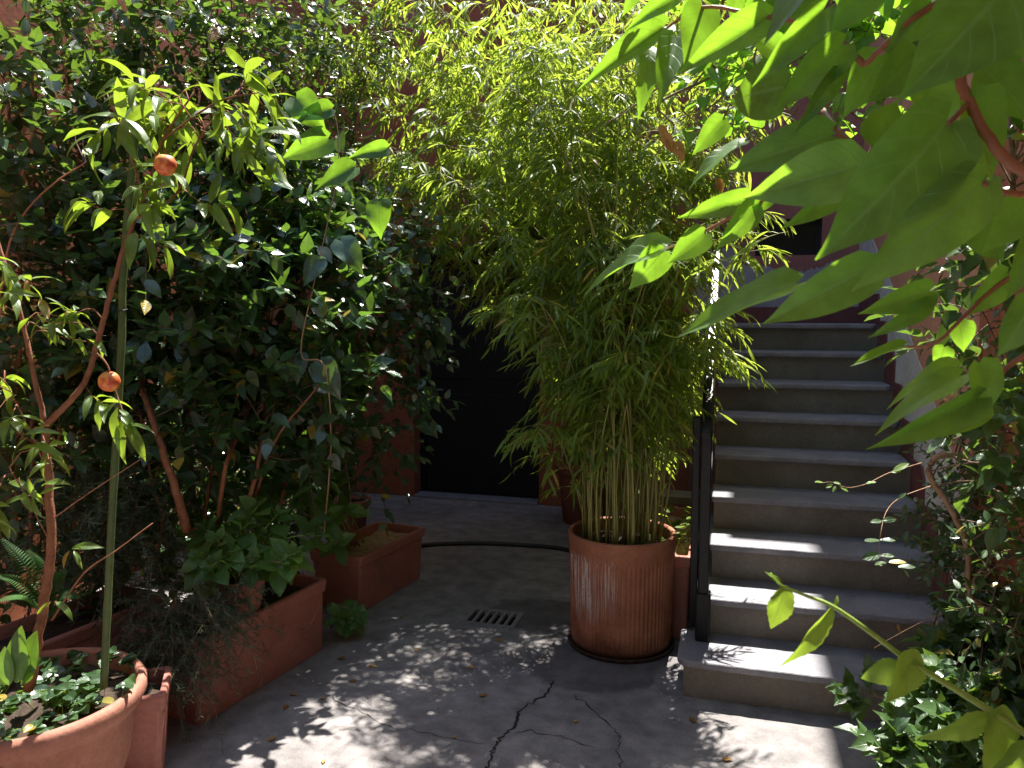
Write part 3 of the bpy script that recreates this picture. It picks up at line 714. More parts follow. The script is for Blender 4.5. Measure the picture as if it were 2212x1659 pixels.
def rrect(hl, hw, z, c, d, r=.02):
    "ring of a rounded rectangle, long axis along unit vector d"
    d = np.asarray(d[:2]); s = np.array([d[1], -d[0]]); out = []
    for cx, cy_, a0 in ((hl - r, hw - r, 0), (-(hl - r), hw - r, 90), (-(hl - r), -(hw - r), 180), (hl - r, -(hw - r), 270)):
        for k in range(4):
            a = math.radians(a0 + k * 30); u, v_ = cx + r * math.cos(a), cy_ + r * math.sin(a)
            p = np.asarray(c[:2]) + d * u - s * v_
            out.append((p[0], p[1], z))
    return np.array(out)
def planter(name, label, c, d, Ln, W, H, mat, soil='soil', group=None, taper=.9, relief=False, seed=1):
    d = nrm(np.asarray(d, float)[:2]); t = thing(name, label, 'planter', (c[0], c[1], 0), group)
    hl, hw = Ln / 2, W / 2
    R = lambda k, z, e=0.0, r=.02: rrect(hl * (k if k == 1 else 1 - (1 - k) * hw / hl) + e, hw * k + e, z, c, d, r)
    rings = [R(taper, .001), R(taper, .004), R(.985, H - .07), R(.985, H - .066), R(1, H - .062, .006), R(1, H - .012, .012), R(1, H - .004, .01), R(1, H, .004), R(1, H - .001, -.014), R(1, H - .03, -.02), R(.97, H - .12, -.02)]
    obj('body', MB().loft(rings, True, False).make('body'), M[mat], t)
    bevel(t.children[0], .003)
    g = np.random.default_rng(seed); nx, ny = 18, 8; s = np.array([d[1], -d[0]]); V = []
    for j in range(ny):
        for i in range(nx):
            p = np.asarray(c[:2]) + d * (i / (nx - 1) * 2 - 1) * (hl - .018) + s * (j / (ny - 1) * 2 - 1) * (hw - .018)
            V.append((p[0], p[1], H - .055 + g.normal() * .009))
    obj('soil', mesh('soil', V, [(j * nx + i, j * nx + i + 1, (j + 1) * nx + i + 1, (j + 1) * nx + i) for j in range(ny - 1) for i in range(nx - 1)], True), M[soil], t)
    if relief:
        for k in (-1, 0, 1):
            pts = []
            for a in np.linspace(-1, 1, 15):
                u = (k * .62 + a * .27) * hl; z = H * .66 - .09 * H / .37 * (1 - a * a); off = hw * (taper + (1 - taper) * z / H) - .001
                p = np.asarray(c[:2]) + d * u + s * off
                pts.append((p[0], p[1], z))
            mb = MB(); mb.tube(pts, (.006, .012, .006), 6); obj('swag', mb.make('swag', True), M[mat], t)
    return t
A0 = np.array([-2.14, 2.69]); A1 = np.array([-2.02, 3.49]); dl = nrm(A1 - A0); dn = np.array([-dl[1], dl[0]])
LB = A0 * .5 + A1 * .5 + dn * .2 + np.array([-.01, 0])
longbox = planter('long_planter', 'long terracotta planter box with swag relief, a potted hydrangea standing in it', LB, dl, .86, .42, .38, 'terracotta_plastic', relief=True, taper=.96, seed=2)
p2 = at(778, 1204, 4.5)[:2]
pl2 = planter('corner_planter', 'terracotta planter with sunlit rim and dry leaves just beyond the long box', p2 + dl * .36 + dn * .18, dl, .72, .36, .345, 'terracotta_plastic', 'litter', seed=3)
c3 = onz(133, 1372, .38)[:2] * .5 + onz(300, 1306, .38)[:2] * .5
d3 = nrm(onz(300, 1306, .38)[:2] - onz(133, 1372, .38)[:2])
n3 = np.array([-d3[1], d3[0]])
pl3 = planter('back_planter', 'shaded terracotta planter behind the peach trunk on the left', c3 + n3 * .17 - d3 * .1, d3, .9, .34, .38, 'terracotta_plastic', seed=4)
e4 = onz(338, 1497, .36)[:2]; d4 = nrm(np.array([.80, .55]))
pl4 = planter('trough_planter', 'low terracotta trough squeezed behind the near round bowl', e4 - d4 * .36 + np.array([-.04, .1]), d4, .72, .24, .36, 'terracotta_plastic', seed=5, taper=.82)
pl5 = planter('side_planter', 'pinkish terracotta planter between the ribbed pot and the railing', np.array([-.33, 4.66]), (0.0, 1.0), 1.06, .31, .47, 'terracotta_plastic', 'litter', seed=6)
# potted hydrangea's own pot, standing in the long box
hp = at(515, 1280, 3.62)
hpot = round_pot('hydrangea_pot', 'round terracotta pot standing inside the long planter box', (hp[0], hp[1]),
  [(.085, 0), (.09, .004), (.118, .15), (.122, .172), (.128, .176), (.13, .2), (.124, .205), (.115, .2)], .116, .18, 'terracotta', 40, z0=.335)
# plank bench under the stairs' side, behind the side planter
mb = MB(); mb.box(-.62, -.14, 5.5, 5.72, .42, .47)
pk = thing('plank_bench', 'weathered plank on two blocks behind the side planter', 'bench', (-.38, 5.6, 0))
obj('plank', mb.make('plank'), M['wood'], pk)
for x in (-.58, -.24):
    mb = MB(); mb.box(x, x + .08, 5.52, 5.7, 0, .419); obj('block', mb.make('block'), M['riser'], pk)

# ------------------------------------------------------------------ bamboo
def bamboo(name, label, base, base_r, base_z, tops, leafL, nbr, seed, r0=.0055, n_parts=300, low=.3, jit=.16, brl=(.16, .38), low_dense=False):
    g = np.random.default_rng(seed)
    t = thing(name, label, 'bamboo', (base[0], base[1], base_z))
    B, A, Nn, L, lines = [], [], [], [], []
    for (px, py, d, cnt) in tops:
        for _ in range(cnt):
            tip = at(px, py, d) + g.normal(size=3) * np.array([jit, jit, jit * .8])
            a = g.uniform(0, 6.28); rr = base_r * math.sqrt(g.uniform(0, 1)); p0 = np.array([base[0] + rr * math.cos(a), base[1] + rr * math.sin(a), base_z - .03])
            h = tip[2] - p0[2]; c1 = p0 + np.array([(p0[0] - base[0]) * .5, (p0[1] - base[1]) * .5, h * .55]) + g.normal(size=3) * .03; c2 = np.array([p0[0] * .45 + tip[0] * .55, p0[1] * .45 + tip[1] * .55, base_z + h * .98])
            ts = np.linspace(0, 1, 26)[:, None]
            P = (1 - ts) ** 3 * p0 + 3 * (1 - ts) ** 2 * ts * c1 + 3 * (1 - ts) * ts ** 2 * c2 + ts ** 3 * tip
            rad = np.interp(np.linspace(0, 1, 26), [0, .6, 1], [r0 * g.uniform(.7, 1.15), r0 * .6, .0012]); rad[3::4] *= 1.25     # nodes
            obj('culm', MB().tube(P, rad, 6).make('culm', True), M['culm'], t)
            n = int(nbr * g.uniform(.8, 1.2))
            for k in range(n):
                s = low + (1 - low) * ((k + g.uniform()) / n) ** .85; q = P[min(25, int(s * 25))]
                az = g.uniform(0, 6.28); up = g.uniform(-.1, .7)
                d0 = nrm(np.array([math.cos(az), math.sin(az), up])); l = g.uniform(*brl) * (1.1 - .45 * s)
                sag = g.uniform(.35, .8) * l
                f = lambda u: q + d0 * l * u - np.array([0, 0, sag * u * u])
                lines.append(([f(u) for u in (0, .33, .66, 1)], (.0014, .0008)))
                m = int(g.integers(5, 10)); e = nrm(np.cross(d0, [0, 0, 1]))
                for i in range(m):
                    u = .35 + .65 * (i + .5) / m; sd = (1 if i % 2 else -1)
                    tan = nrm(d0 * l - np.array([0, 0, 2 * sag * u]))
                    ax = nrm(tan * .9 + e * sd * g.uniform(.25, .95) + np.array([0, 0, g.uniform(-.55, .12)]) + g.normal(size=3) * .16)
                    B.append(f(u)); A.append(ax); Nn.append(nrm(np.array([0, 0, 1.0]) + g.normal(size=3) * .55)); L.append(g.uniform(*leafL))
    lay_leaves(t, 'lance', 'l_bamboo', B, A, Nn, L, None, n_parts)
    twig_mass(t, lines, M['culm'])
    return t
bamboo('potted_bamboo', 'leafy clump of thin green bamboo growing from the ribbed pot', POT, .21, .55,
  [(1330, 560, 3.9, 4), (1250, 480, 4.1, 4), (1450, 500, 3.8, 4), (1520, 640, 3.75, 3), (1590, 500, 3.7, 3), (1180, 560, 4.2, 3), (1380, 330, 4.1, 4), (1530, 280, 3.9, 4), (1250, 300, 4.3, 4), (1620, 200, 3.9, 3),
   (1100, 330, 4.4, 3), (1330, 760, 3.85, 3), (1190, 760, 4.0, 3), (1130, 880, 4.0, 2), (1160, 650, 4.05, 3), (1470, 780, 3.85, 3), (1590, 760, 3.65, 2), (1440, 170, 4.2, 3), (1600, 60, 4.0, 3), (1300, 60, 4.3, 3), (1000, 280, 4.4, 3), (1120, 200, 4.3, 3), (1180, 130, 4.3, 3), (1040, 400, 4.4, 3), (950, 350, 4.5, 2), (1080, 80, 4.4, 3), (1080, 520, 4.3, 2)],
  (.07, .13), 27, 3, low=.31, jit=.15)
bamboo('wall_bamboo', 'tall sunlit bamboo arching over the doorway from the rimmed pot', (-1.17, 6.4), .16, .48,
  [(1000, 120, 4.9, 3), (880, 60, 4.7, 3), (760, 170, 4.8, 3), (1120, 40, 4.8, 3), (850, 330, 4.9, 3), (980, 380, 4.9, 3), (1100, 240, 4.8, 3), (1250, 60, 4.7, 3), (1370, 60, 4.6, 3), (1500, 80, 4.5, 2), (930, 230, 4.6, 3), (1060, 470, 5.0, 3), (720, 300, 4.9, 2), (950, 480, 5.0, 2),
   (1140, 540, 4.9, 2), (860, -40, 4.6, 3), (1050, -50, 4.6, 3), (1250, -50, 4.6, 3), (1440, -40, 4.6, 2), (700, 60, 4.8, 2), (1180, 330, 4.7, 2)],
  (.085, .15), 30, 4, r0=.007, low=.45, jit=.22, brl=(.2, .5))

# ------------------------------------------------------------------ shrubs on the left
def shrub(name, label, cat, base, blobs, kind, mat, leafL, stem_list=(), stem_mat='bark', seed=0, n_parts=250, frac=.35, group=None, hi=False, twig_mat='bark', **kw):
    t = thing(name, label, cat, base, group)
    nodes = stems(t, stem_list, M[stem_mat]) if stem_list else None
    B, A, Nn, L, lines, org = grow([(at(*c), r, n) for c, r, n in blobs], leafL, seed=seed, **kw)
    lay_leaves(t, kind, mat, B, A, Nn, L, None, n_parts, hi)
    g = np.random.default_rng(seed + 50)
    twig_mass(t, lines + branch_to(nodes, org, frac, g), M[twig_mat])
    return t

gx = lambda x, y: tuple(onz(x, y)[:2]) + (0.0,)
shrub('hedge_shrub', 'dense dark glossy shrub filling the left side behind the long planter', 'shrub', (-2.6, 3.9, 0),
  [((480, 560, 3.75), (.4, .35, .35), 95), ((640, 700, 3.95), (.38, .35, .35), 95), ((470, 800, 3.75), (.4, .3, .35), 85), ((330, 620, 3.7), (.35, .3, .4), 75), ((620, 900, 4.0), (.4, .3, .28), 80), ((350, 880, 3.8), (.35, .3, .28), 60), ((560, 420, 4.0), (.4, .35, .3), 75), ((720, 560, 4.2), (.3, .3, .3), 60), ((500, 1010, 4.1), (.35, .25, .12), 20)],
  'ovate', 'l_hedge', (.07, .12), [([(405, 1150, 3.55), (375, 1040, 3.5), (335, 925, 3.5), (300, 800, 3.7), (290, 640, 3.8)], .021, .01), ([(470, 1130, 3.7), (490, 1000, 3.6), (540, 860, 4.0), (560, 600, 4.0)], .012, .006), ([(520, 1130, 3.8), (560, 1000, 3.65), (575, 850, 4.05), (580, 700, 4.0)], .012, .006),
   ([(440, 1140, 3.9), (455, 1020, 3.9), (470, 900, 3.85), (450, 700, 3.8)], .009, .004), ([(540, 1120, 3.9), (590, 960, 3.65), (690, 830, 3.6)], .008, .004), ([(600, 1110, 4.2), (640, 960, 4.2), (700, 760, 4.2)], .01, .005), ([(330, 1250, 3.7), (350, 1130, 3.75), (320, 1000, 3.8), (300, 880, 3.8)], .008, .005)],
  'bark_red', seed=21, n_parts=300, frac=.25, twigL=(.12, .3))
shrub('shade_shrub', 'shaded leafy undergrowth low behind the conifer and the long box', 'shrub', (-3.2, 4.0, 0),
  [((80, 1000, 4.2), (.4, .3, .35), 60), ((260, 980, 4.3), (.4, .3, .3), 60), ((420, 1060, 4.7), (.4, .3, .25), 40), ((560, 1120, 4.7), (.35, .3, .22), 50), ((150, 1150, 4.1), (.4, .3, .25), 55), ((330, 1160, 4.3), (.35, .3, .22), 45), ((650, 1060, 4.9), (.3, .3, .25), 40), ((30, 1230, 3.7), (.3, .25, .2), 35), ((220, 830, 4.2), (.4, .3, .35), 50), ((420, 880, 4.4), (.4, .3, .3), 50), ((90, 760, 4.1), (.35, .3, .35), 45)],
  'ovate', 'l_hedge', (.06, .1), [([(60, 1330, 4.2), (90, 1150, 4.2), (80, 900, 4.2)], .008, .004), ([(260, 1290, 4.3), (270, 1100, 4.3), (250, 900, 4.3)], .008, .004), ([(450, 1230, 4.5), (440, 1050, 4.5), (430, 900, 4.5)], .008, .004)], 'bark', seed=26, n_parts=150, frac=.3, twigL=(.12, .3))
shrub('trailing_shrub', 'loose small leaved shrub whose shoots hang past the left edge of the doorway', 'shrub', gx(700, 1180),
  [((790, 620, 4.6), (.28, .3, .35), 75), ((830, 760, 4.7), (.25, .3, .3), 60), ((760, 860, 4.6), (.3, .3, .3), 60), ((860, 560, 4.7), (.18, .25, .2), 35), ((700, 480, 4.5), (.3, .3, .25), 55), ((830, 480, 4.8), (.3, .3, .2), 45), ((780, 960, 4.7), (.2, .2, .12), 18), ((880, 690, 4.8), (.14, .2, .2), 18)],
  'ovate', 'l_hedge', (.05, .085), [([(690, 1160, 4.6), (715, 1000, 4.6), (720, 800, 4.6), (740, 600, 4.6)], .009, .004), ([(640, 1150, 4.6), (680, 950, 4.6), (780, 700, 4.6)], .008, .003), ([(700, 1150, 4.6), (770, 930, 4.7), (890, 860, 4.7), (905, 850, 4.7)], .005, .0015), ([(690, 1150, 4.6), (790, 780, 4.7), (900, 590, 4.75)], .006, .002)],
  'bark', seed=22, n_parts=220, frac=.35, twigL=(.14, .4), up=.2, droop=.35)
t = thing('trailing_creeper', 'thin creeper dangling heart shaped leaves in front of the dark door', 'creeper', at(880, 700, 4.9))
stl = [([(870, 520, 4.9), (915, 560, 4.9), (950, 600, 4.9), (945, 660, 4.9)], .003, .0015), ([(860, 830, 4.9), (905, 838, 4.9), (940, 860, 4.9)], .003, .0012), ([(860, 920, 4.9), (890, 940, 4.9), (905, 900, 4.9)], .003, .0012), ([(830, 620, 4.9), (885, 690, 4.85), (930, 730, 4.85)], .003, .0012)]
stems(t, stl, M['stem_tan'], 5)
for px, py, tx, ty in ((900, 540, 925, 566), (950, 690, 960, 735), (945, 672, 918, 690), (922, 690, 935, 715), (905, 825, 928, 850), (920, 845, 945, 880), (900, 860, 890, 900), (905, 905, 940, 935), (912, 888, 935, 860), (875, 985, 870, 1010), (880, 985, 897, 1015), (925, 725, 960, 745), (930, 740, 925, 775), (905, 620, 890, 660), (880, 600, 905, 630)):
    b = at(px, py, 4.88); e = at(tx, ty, 4.83)
    put_leaf(t, 'heart', 'l_hedge', b, e - b, -FW * .6 + np.array([0, 0, .6]) + NP.normal(size=3) * .3, np.linalg.norm(e - b) * 1.15 + .01)
shrub('wall_climber', 'tall climber with orange brown canes against the orange wall at far left', 'climber', tuple(at(60, 1330, 3.9)),
  [((90, 300, 3.6), (.3, .3, .35), 45), ((60, 520, 3.55), (.28, .3, .3), 45), ((180, 420, 3.7), (.3, .3, .3), 45), ((150, 640, 3.6), (.3, .3, .3), 50), ((60, 120, 3.7), (.3, .3, .3), 28), ((40, 820, 3.6), (.25, .3, .3), 35), ((220, 760, 3.7), (.3, .3, .3), 45), ((120, 950, 3.7), (.3, .3, .25), 30)],
  'ovate', 'l_climb', (.065, .115), [([(60, 1300, 3.8), (70, 900, 3.8), (40, 560, 3.75), (20, 260, 3.75), (15, 60, 3.8)], .012, .007), ([(110, 1300, 3.9), (130, 900, 3.85), (140, 500, 3.8), (150, 250, 3.8), (125, 20, 3.8)], .011, .005), ([(150, 1290, 3.9), (180, 800, 3.9), (165, 480, 3.9), (170, 300, 3.9)], .009, .005), ([(0, 640, 3.3), (30, 500, 3.3), (100, 410, 3.3), (185, 350, 3.35)], .006, .003), ([(30, 1300, 3.9), (45, 700, 3.8), (60, 640, 3.8), (75, 300, 3.8), (60, 0, 3.8)], .01, .006)],
  'stem_orange', seed=23, n_parts=250, frac=.3, twigL=(.1, .28))
shrub('laurel_tree', 'slim laurel tree with silvery sunlit leaves at the top left', 'tree', tuple(at(420, 1150, 4.4)),
  [((280, 60, 4.0), (.4, .35, .25), 70), ((430, 120, 4.2), (.35, .35, .25), 60), ((560, 50, 4.3), (.4, .35, .25), 70), ((160, 150, 4.1), (.35, .3, .3), 45), ((350, 250, 4.3), (.5, .3, .3), 60), ((520, 280, 4.4), (.4, .3, .3), 60), ((250, 380, 4.3), (.4, .3, .3), 45), ((620, 380, 4.5), (.35, .3, .3), 55)],
  'ellip', 'l_climb', (.055, .1), [([(420, 1130, 4.4), (400, 800, 4.4), (410, 400, 4.4), (455, 150, 4.35), (500, 60, 4.3), (540, -60, 4.3)], .022, .011), ([(455, 150, 4.35), (440, 60, 4.3), (400, -40, 4.2)], .01, .005), ([(480, 95, 4.32), (470, 20, 4.3), (480, -60, 4.3)], .008, .004), ([(410, 400, 4.4), (330, 200, 4.2), (250, 60, 4.1)], .01, .005)],
  'bark', seed=24, n_parts=250, frac=.3)
shrub('privet_tree', 'fine leaved privet tree above the doorway corner, its tiny leaves glinting', 'tree', tuple(at(650, 1130, 5.0)),
  [((720, 60, 4.9), (.4, .35, .3), 110), ((640, 200, 4.9), (.4, .35, .3), 110), ((780, 130, 5.0), (.25, .3, .25), 60), ((660, 350, 4.9), (.35, .3, .25), 80), ((740, 400, 5.0), (.3, .3, .25), 65), ((560, 130, 4.8), (.3, .3, .25), 55)],
  'ellip', 'l_small', (.028, .05), [([(650, 1120, 5.0), (640, 800, 5.0), (670, 500, 5.0), (660, 250, 4.95), (720, 60, 4.9)], .018, .008), ([(660, 250, 4.95), (600, 130, 4.85), (560, 40, 4.8)], .008, .004), ([(670, 480, 5.0), (740, 380, 5.0), (780, 200, 5.0), (830, 80, 5.0)], .01, .005)],
  'bark', seed=25, n_parts=200, frac=.4, k=(7, 12), twigL=(.15, .35))

t = thing('large_leaf_vine', 'vine with a few large heart shaped leaves threading through the left hedge', 'vine', tuple(at(700, 1150, 3.9)))
stems(t, [([(700, 1150, 3.9), (715, 950, 3.7), (700, 790, 3.55), (650, 760, 3.55), (690, 560, 3.6), (730, 360, 3.7), (715, 230, 3.7), (640, 200, 3.7)], .004, .002)], M['stem_tan'], 6)
for bx, by, tx, ty, w_ in ((640, 765, 642, 820, 1), (690, 782, 728, 850, .9), (640, 212, 692, 268, 1), (708, 300, 618, 338, .8), (765, 362, 690, 400, .8), (715, 236, 636, 252, .7), (820, 435, 815, 500, 1), (835, 320, 760, 335, .6), (470, 575, 478, 612, .9), (560, 640, 540, 690, .9), (455, 560, 425, 590, .8), (690, 560, 660, 610, .9), (735, 520, 780, 575, .9)):
    b, e = at(bx, by, 3.6), at(tx, ty, 3.55); put_leaf(t, 'heart', 'l_hedge' if by > 500 else 'l_vine', b, e - b, -FW * (.7 if by > 500 else 1.0) + np.array([0, 0, .5 if by > 500 else 0]) + NP.normal(size=3) * .15, np.linalg.norm(e - b) * 1.15, w_)

# ------------------------------------------------------------------ peach tree, stake
peach = thing('peach_tree', 'young peach tree with two ripening peaches, rising from the round bowl', 'tree', tuple(at(66, 1482, 2.55)))
D = 2.5
trunk = [(62, 1490, 2.55), (80, 1390, D), (100, 1270, D), (112, 1170, D), (106, 1060, D), (97, 920, D)]
br = [([(97, 920, D), (72, 800, D), (45, 680, D), (22, 600, D), (-20, 480, D)], .009, .005),
      ([(97, 920, D), (150, 868, D), (188, 815, D), (210, 740, D), (236, 640, D), (262, 555, D), (290, 475, D)], .0105, .007),
      ([(290, 475, D), (320, 400, D), (352, 300, D), (420, 200, D)], .006, .003), ([(290, 475, D), (380, 420, 2.55), (430, 300, 2.6), (520, 190, 2.65)], .005, .0025),
      ([(310, 420, D), (270, 300, 2.45), (230, 200, 2.45)], .004, .002), ([(205, 760, D), (232, 790, D), (255, 860, D), (280, 925, 2.45)], .0035, .0015), ([(352, 300, D), (470, 220, D), (560, 200, D)], .004, .002),
      ([(112, 1340, D), (180, 1240, D), (250, 1190, D), (330, 1130, 2.55)], .0035, .0015), ([(115, 1120, D), (200, 1060, D), (315, 985, 2.45)], .002, .001), ([(113, 1180, D), (60, 1080, 2.45), (20, 1010, 2.4)], .0022, .001), ([(100, 1010, D), (50, 900, 2.45), (10, 820, 2.4)], .003, .0012)]
nodes0 = stems(peach, [(trunk, .017, .0125)], M['bark_red'], 9, 'trunk')
nodes = np.vstack([nodes0, stems(peach, br, M['bark_red'], 7, 'branch')])
g = np.random.default_rng(31); B, A, Nn, L, lines = [], [], [], [], []
def spray(px, py, d, n, r=(.16, .12), Lr=(.1, .155), sw=None, dens=7):
    for _ in range(n):
        p = at(px, py, d) + g.normal(size=3) * np.array([r[0], r[0], r[1]]) * .75
        q = nodes[np.argmin(((nodes - p) ** 2).sum(1))]
        dd = nrm(nrm(p - q) + np.array([0, 0, .15]) + g.normal(size=3) * .3); l = g.uniform(.05, .14)
        lines.append((smooth_path([q, (p + q) / 2 + np.array([0, 0, .03]), p, p + dd * l - np.array([0, 0, .3 * l])], 4), (.0028, .0012)))
        for i in range(dens):
            s = (i + .5) / dens; a = i * 2.4 + g.uniform(0, .5); e1 = nrm(np.cross(dd, [0, .2, 1])); e2 = np.cross(dd, e1)
            sd = math.cos(a) * e1 + math.sin(a) * e2
            B.append(p + dd * l * s - np.array([0, 0, .3 * l * s * s])); A.append(nrm(dd * .45 + sd * .75 + np.array([0, 0, -.22]) + g.normal(size=3) * .15)); Nn.append(nrm(np.array([0, -.15, 1]) + g.normal(size=3) * .4)); L.append(g.uniform(*Lr))
for a_ in ((400, 225, 2.55, 4), (490, 220, 2.6, 4), (310, 235, 2.5, 3), (350, 290, 2.5, 3), (460, 290, 2.55, 4), (540, 250, 2.6, 3), (270, 330, 2.5, 2), (400, 380, 2.5, 3), (310, 430, 2.5, 2), (230, 300, 2.5, 1), (270, 520, 2.5, 1)): spray(*a_, r=(.1, .07))
for a_ in ((30, 560, 2.4, 3), (50, 680, 2.4, 3), (90, 760, 2.45, 3), (40, 850, 2.4, 3), (110, 900, 2.45, 2), (60, 980, 2.4, 2), (30, 1040, 2.35, 2), (160, 690, 2.5, 2)): spray(*a_, r=(.09, .09), Lr=(.07, .12), dens=6)
for px, py, tx, ty in ((250, 870, 195, 905), (255, 880, 230, 975), (262, 900, 300, 935), (270, 912, 320, 980), (275, 920, 325, 910), (265, 905, 250, 1000), (258, 885, 290, 905), (60, 1070, 0, 1085), (70, 1060, 10, 1020), (90, 1050, 130, 1020), (150, 1190, 125, 1225), (155, 1185, 200, 1165), (120, 1300, 160, 1315), (110, 1300, 75, 1325), (160, 1190, 175, 1220)):
    b = at(px, py, 2.45); e = at(tx, ty, 2.42); B.append(b); A.append(e - b); Nn.append(-FW * .5 + np.array([0, 0, .8]) + g.normal(size=3) * .2); L.append(np.linalg.norm(e - b) * 1.1)
lay_leaves(peach, 'peach', 'l_peach', B, A, Nn, L, None, 300, True)
twig_mass(peach, lines, M['bark_red'])
for px, py, d, R in ((357, 356, 2.2, .031), (236, 824, 2.3, .031)):
    c = at(px, py, d); rings = []
    for th in np.linspace(.12, math.pi - .1, 14):
        z = math.cos(th) * R; rr = math.sin(th) * R
        a = np.arange(26) / 26 * 2 * math.pi; k = 1 - .10 * np.exp(-((a - 4.3) / .28) ** 2)
        rings.append(np.stack([rr * k * np.cos(a), rr * k * np.sin(a), np.full(26, z - .14 * R * (th < .5) * (1 - th / .5))], 1))
    o = obj('peach', MB().loft(rings[::-1]).make('peach', True), M['peach'], peach)
    o.matrix_basis = Matrix.Translation(c) @ Matrix.Rotation(rnd.uniform(0, 6), 4, 'Z') @ Matrix.Rotation(.25, 4, 'X')
    mb = MB(); mb.tube([(0, 0, R * .8), (0, .002, R * 1.35)], .0018, 5); obj('stalk', mb.make('stalk'), M['bark_red'], o)
P = smooth_path([at(224, 1485, 2.62), at(240, 1150, 2.62), at(262, 750, 2.62), at(268, 560, 2.62), at(306, 150, 2.62)], 10)
stk = thing('plant_stake', 'straight green stake standing beside the peach trunk', 'stake', tuple(P[0]))
R_ = np.full(len(P), .0125); R_[5::8] *= 1.1
obj('cane', MB().tube(P, R_, 10).make('cane', True), M['stake'], stk)
for f_ in (.42, .62):
    q = P[int(f_ * (len(P) - 1))]
    mb = MB(); a = np.arange(17) / 16 * 2 * math.pi; mb.tube([(q[0] + .0145 * math.cos(x), q[1] + .0145 * math.sin(x), q[2] + .003 * math.sin(x)) for x in a], .0022, 5)
    obj('tie', mb.make('tie', True), M['rubber'], stk)

# ground cover in the bowl
t = thing('bowl_groundcover', 'low round leaved plants covering the soil of the near bowl', 'plant', (BOWL[0], BOWL[1], .42))
g = np.random.default_rng(41); B, A, Nn, L, lines = [], [], [], [], []
for _ in range(80):
    a = g.uniform(0, 6.28); rr = .3 * math.sqrt(g.uniform()); p = np.array([BOWL[0] + rr * math.cos(a), BOWL[1] + rr * math.sin(a), .42]); h = g.uniform(.03, .13)
    d = nrm(g.normal(size=3) * .5 + np.array([0, 0, 1])); tip = p + d * h; lines.append(([p, (p + tip) / 2 + g.normal(size=3) * .008, tip], (.0016, .001)))
    for i in range(4):
        az = g.uniform(0, 6.28); B.append(p + d * h * g.uniform(.5, 1)); A.append((math.cos(az), math.sin(az), .1)); Nn.append(nrm(np.array([0, -.2, 1]) + g.normal(size=3) * .3)); L.append(g.uniform(.03, .06))
lay_leaves(t, 'round', 'l_climb', B, A, Nn, L, None, 260, True); twig_mass(t, lines, M['stem_green'])
t = thing('broadleaf_seedling', 'upright broad green leaves at the left rim of the bowl', 'plant', tuple(at(30, 1480, 2.4)))
for px, py, tx, ty, w_ in ((35, 1475, 45, 1352, 1.0), (55, 1475, 72, 1365, 1.0), (20, 1480, 5, 1400, .9), (45, 1480, 85, 1420, .8), (10, 1480, -20, 1430, .9)):
    b = at(px, py, 2.4); e = at(tx, ty, 2.38); put_leaf(t, 'ellip', 'l_hydr', b, e - b, -FW + np.array([0, 0, .2]) + NP.normal(size=3) * .3, np.linalg.norm(e - b), w_)

# ------------------------------------------------------------------ hydrangeas
def hydrangea(name, label, base, tips, seed, Lr=(.115, .165), heads=(), group=None):
    g = np.random.default_rng(seed); t = thing(name, label, 'hydrangea', base, group); st = []; B, A, Nn, L = [], [], [], []
    for px, py, d in tips:
        p = at(px, py, d); b = np.array(base) + g.normal(size=3) * np.array([.04, .04, 0]); m = (p + b) / 2 + np.array([0, 0, .06]) + g.normal(size=3) * .02
        P = smooth_path([b, m, p], 6); obj('stem', MB().tube(P, (.0045, .003), 6).make('stem', True), M['stem_green'] if g.uniform() < .4 else M['stem_tan'], t)
        dv = nrm(P[-1] - P[-3] + np.array([0, -.15, .5]) * .08); e1 = nrm(np.cross(dv, [0.2, 0.3, 1])); e2 = np.cross(dv, e1); ph = g.uniform(0, 6.28)
        for lev in range(5):
            for sgn in (0, math.pi):
                a = ph + lev * math.pi / 2 + sgn + g.normal() * .15; sd = math.cos(a) * e1 + math.sin(a) * e2; k = lev / 4
                B.append(p - dv * (.05 - .055 * k) + sd * .008); A.append(nrm(sd * (1 - .55 * k) + dv * (.1 + .8 * k) + np.array([0, 0, -.25 * (1 - k)]))); Nn.append(nrm(dv * .6 + np.array([.15, -.45, .7]) + g.normal(size=3) * .18)); L.append(g.uniform(*Lr) * (1.05 - .72 * k))
    lay_leaves(t, 'hydr', 'l_hydr', B, A, Nn, L, None, 300, True)
    for px, py, d, r in heads:
        c = at(px, py, d); n = 90; o = nrm(g.normal(size=(n, 3))); o[:, 2] = np.abs(o[:, 2]) * 1.0 - .25
        VV, FF, UU, RR = [], [], [], []; V, F, UV, _ = leaf_variants('round', 'dry_flower')[0]
        for i in range(n):
            Aa, Na, S = frame(nrm(np.cross(o[i], g.normal(size=3))), o[i]); Lp = .014
            VV.append(c + o[i] * r + S * V[:, :1] * Lp + Aa * V[:, 1:2] * Lp + Na * V[:, 2:] * Lp); FF.append(F + i * len(V)); UU.append(UV); RR.append(np.full(len(V), g.uniform()))
        o_ = obj('flower_head', mesh('flower_head', np.vstack(VV), np.vstack(FF), True, np.vstack(UU), np.concatenate(RR)), M['dry_flower'], t)
        o_['label'] = 'dried brown flower head'
        b = np.array(base); obj('stem', MB().tube(smooth_path([b, (b + c) / 2 + np.array([.02, 0, .03]), c], 6), (.004, .0025), 6).make('stem', True), M['stem_tan'], t)
    return t
hydrangea('potted_hydrangea', 'bright green hydrangea spreading its rosettes over the round pot in the long box', (hp[0], hp[1], .51),
  [(430, 1200, 3.45), (470, 1165, 3.5), (455, 1225, 3.4), (520, 1130, 3.6), (610, 1215, 3.5), (560, 1090, 3.7), (640, 1195, 3.55), (575, 1160, 3.65), (500, 1185, 3.5), (600, 1110, 3.7), (440, 1140, 3.65), (545, 1215, 3.5), (680, 1150, 3.7)], 51)
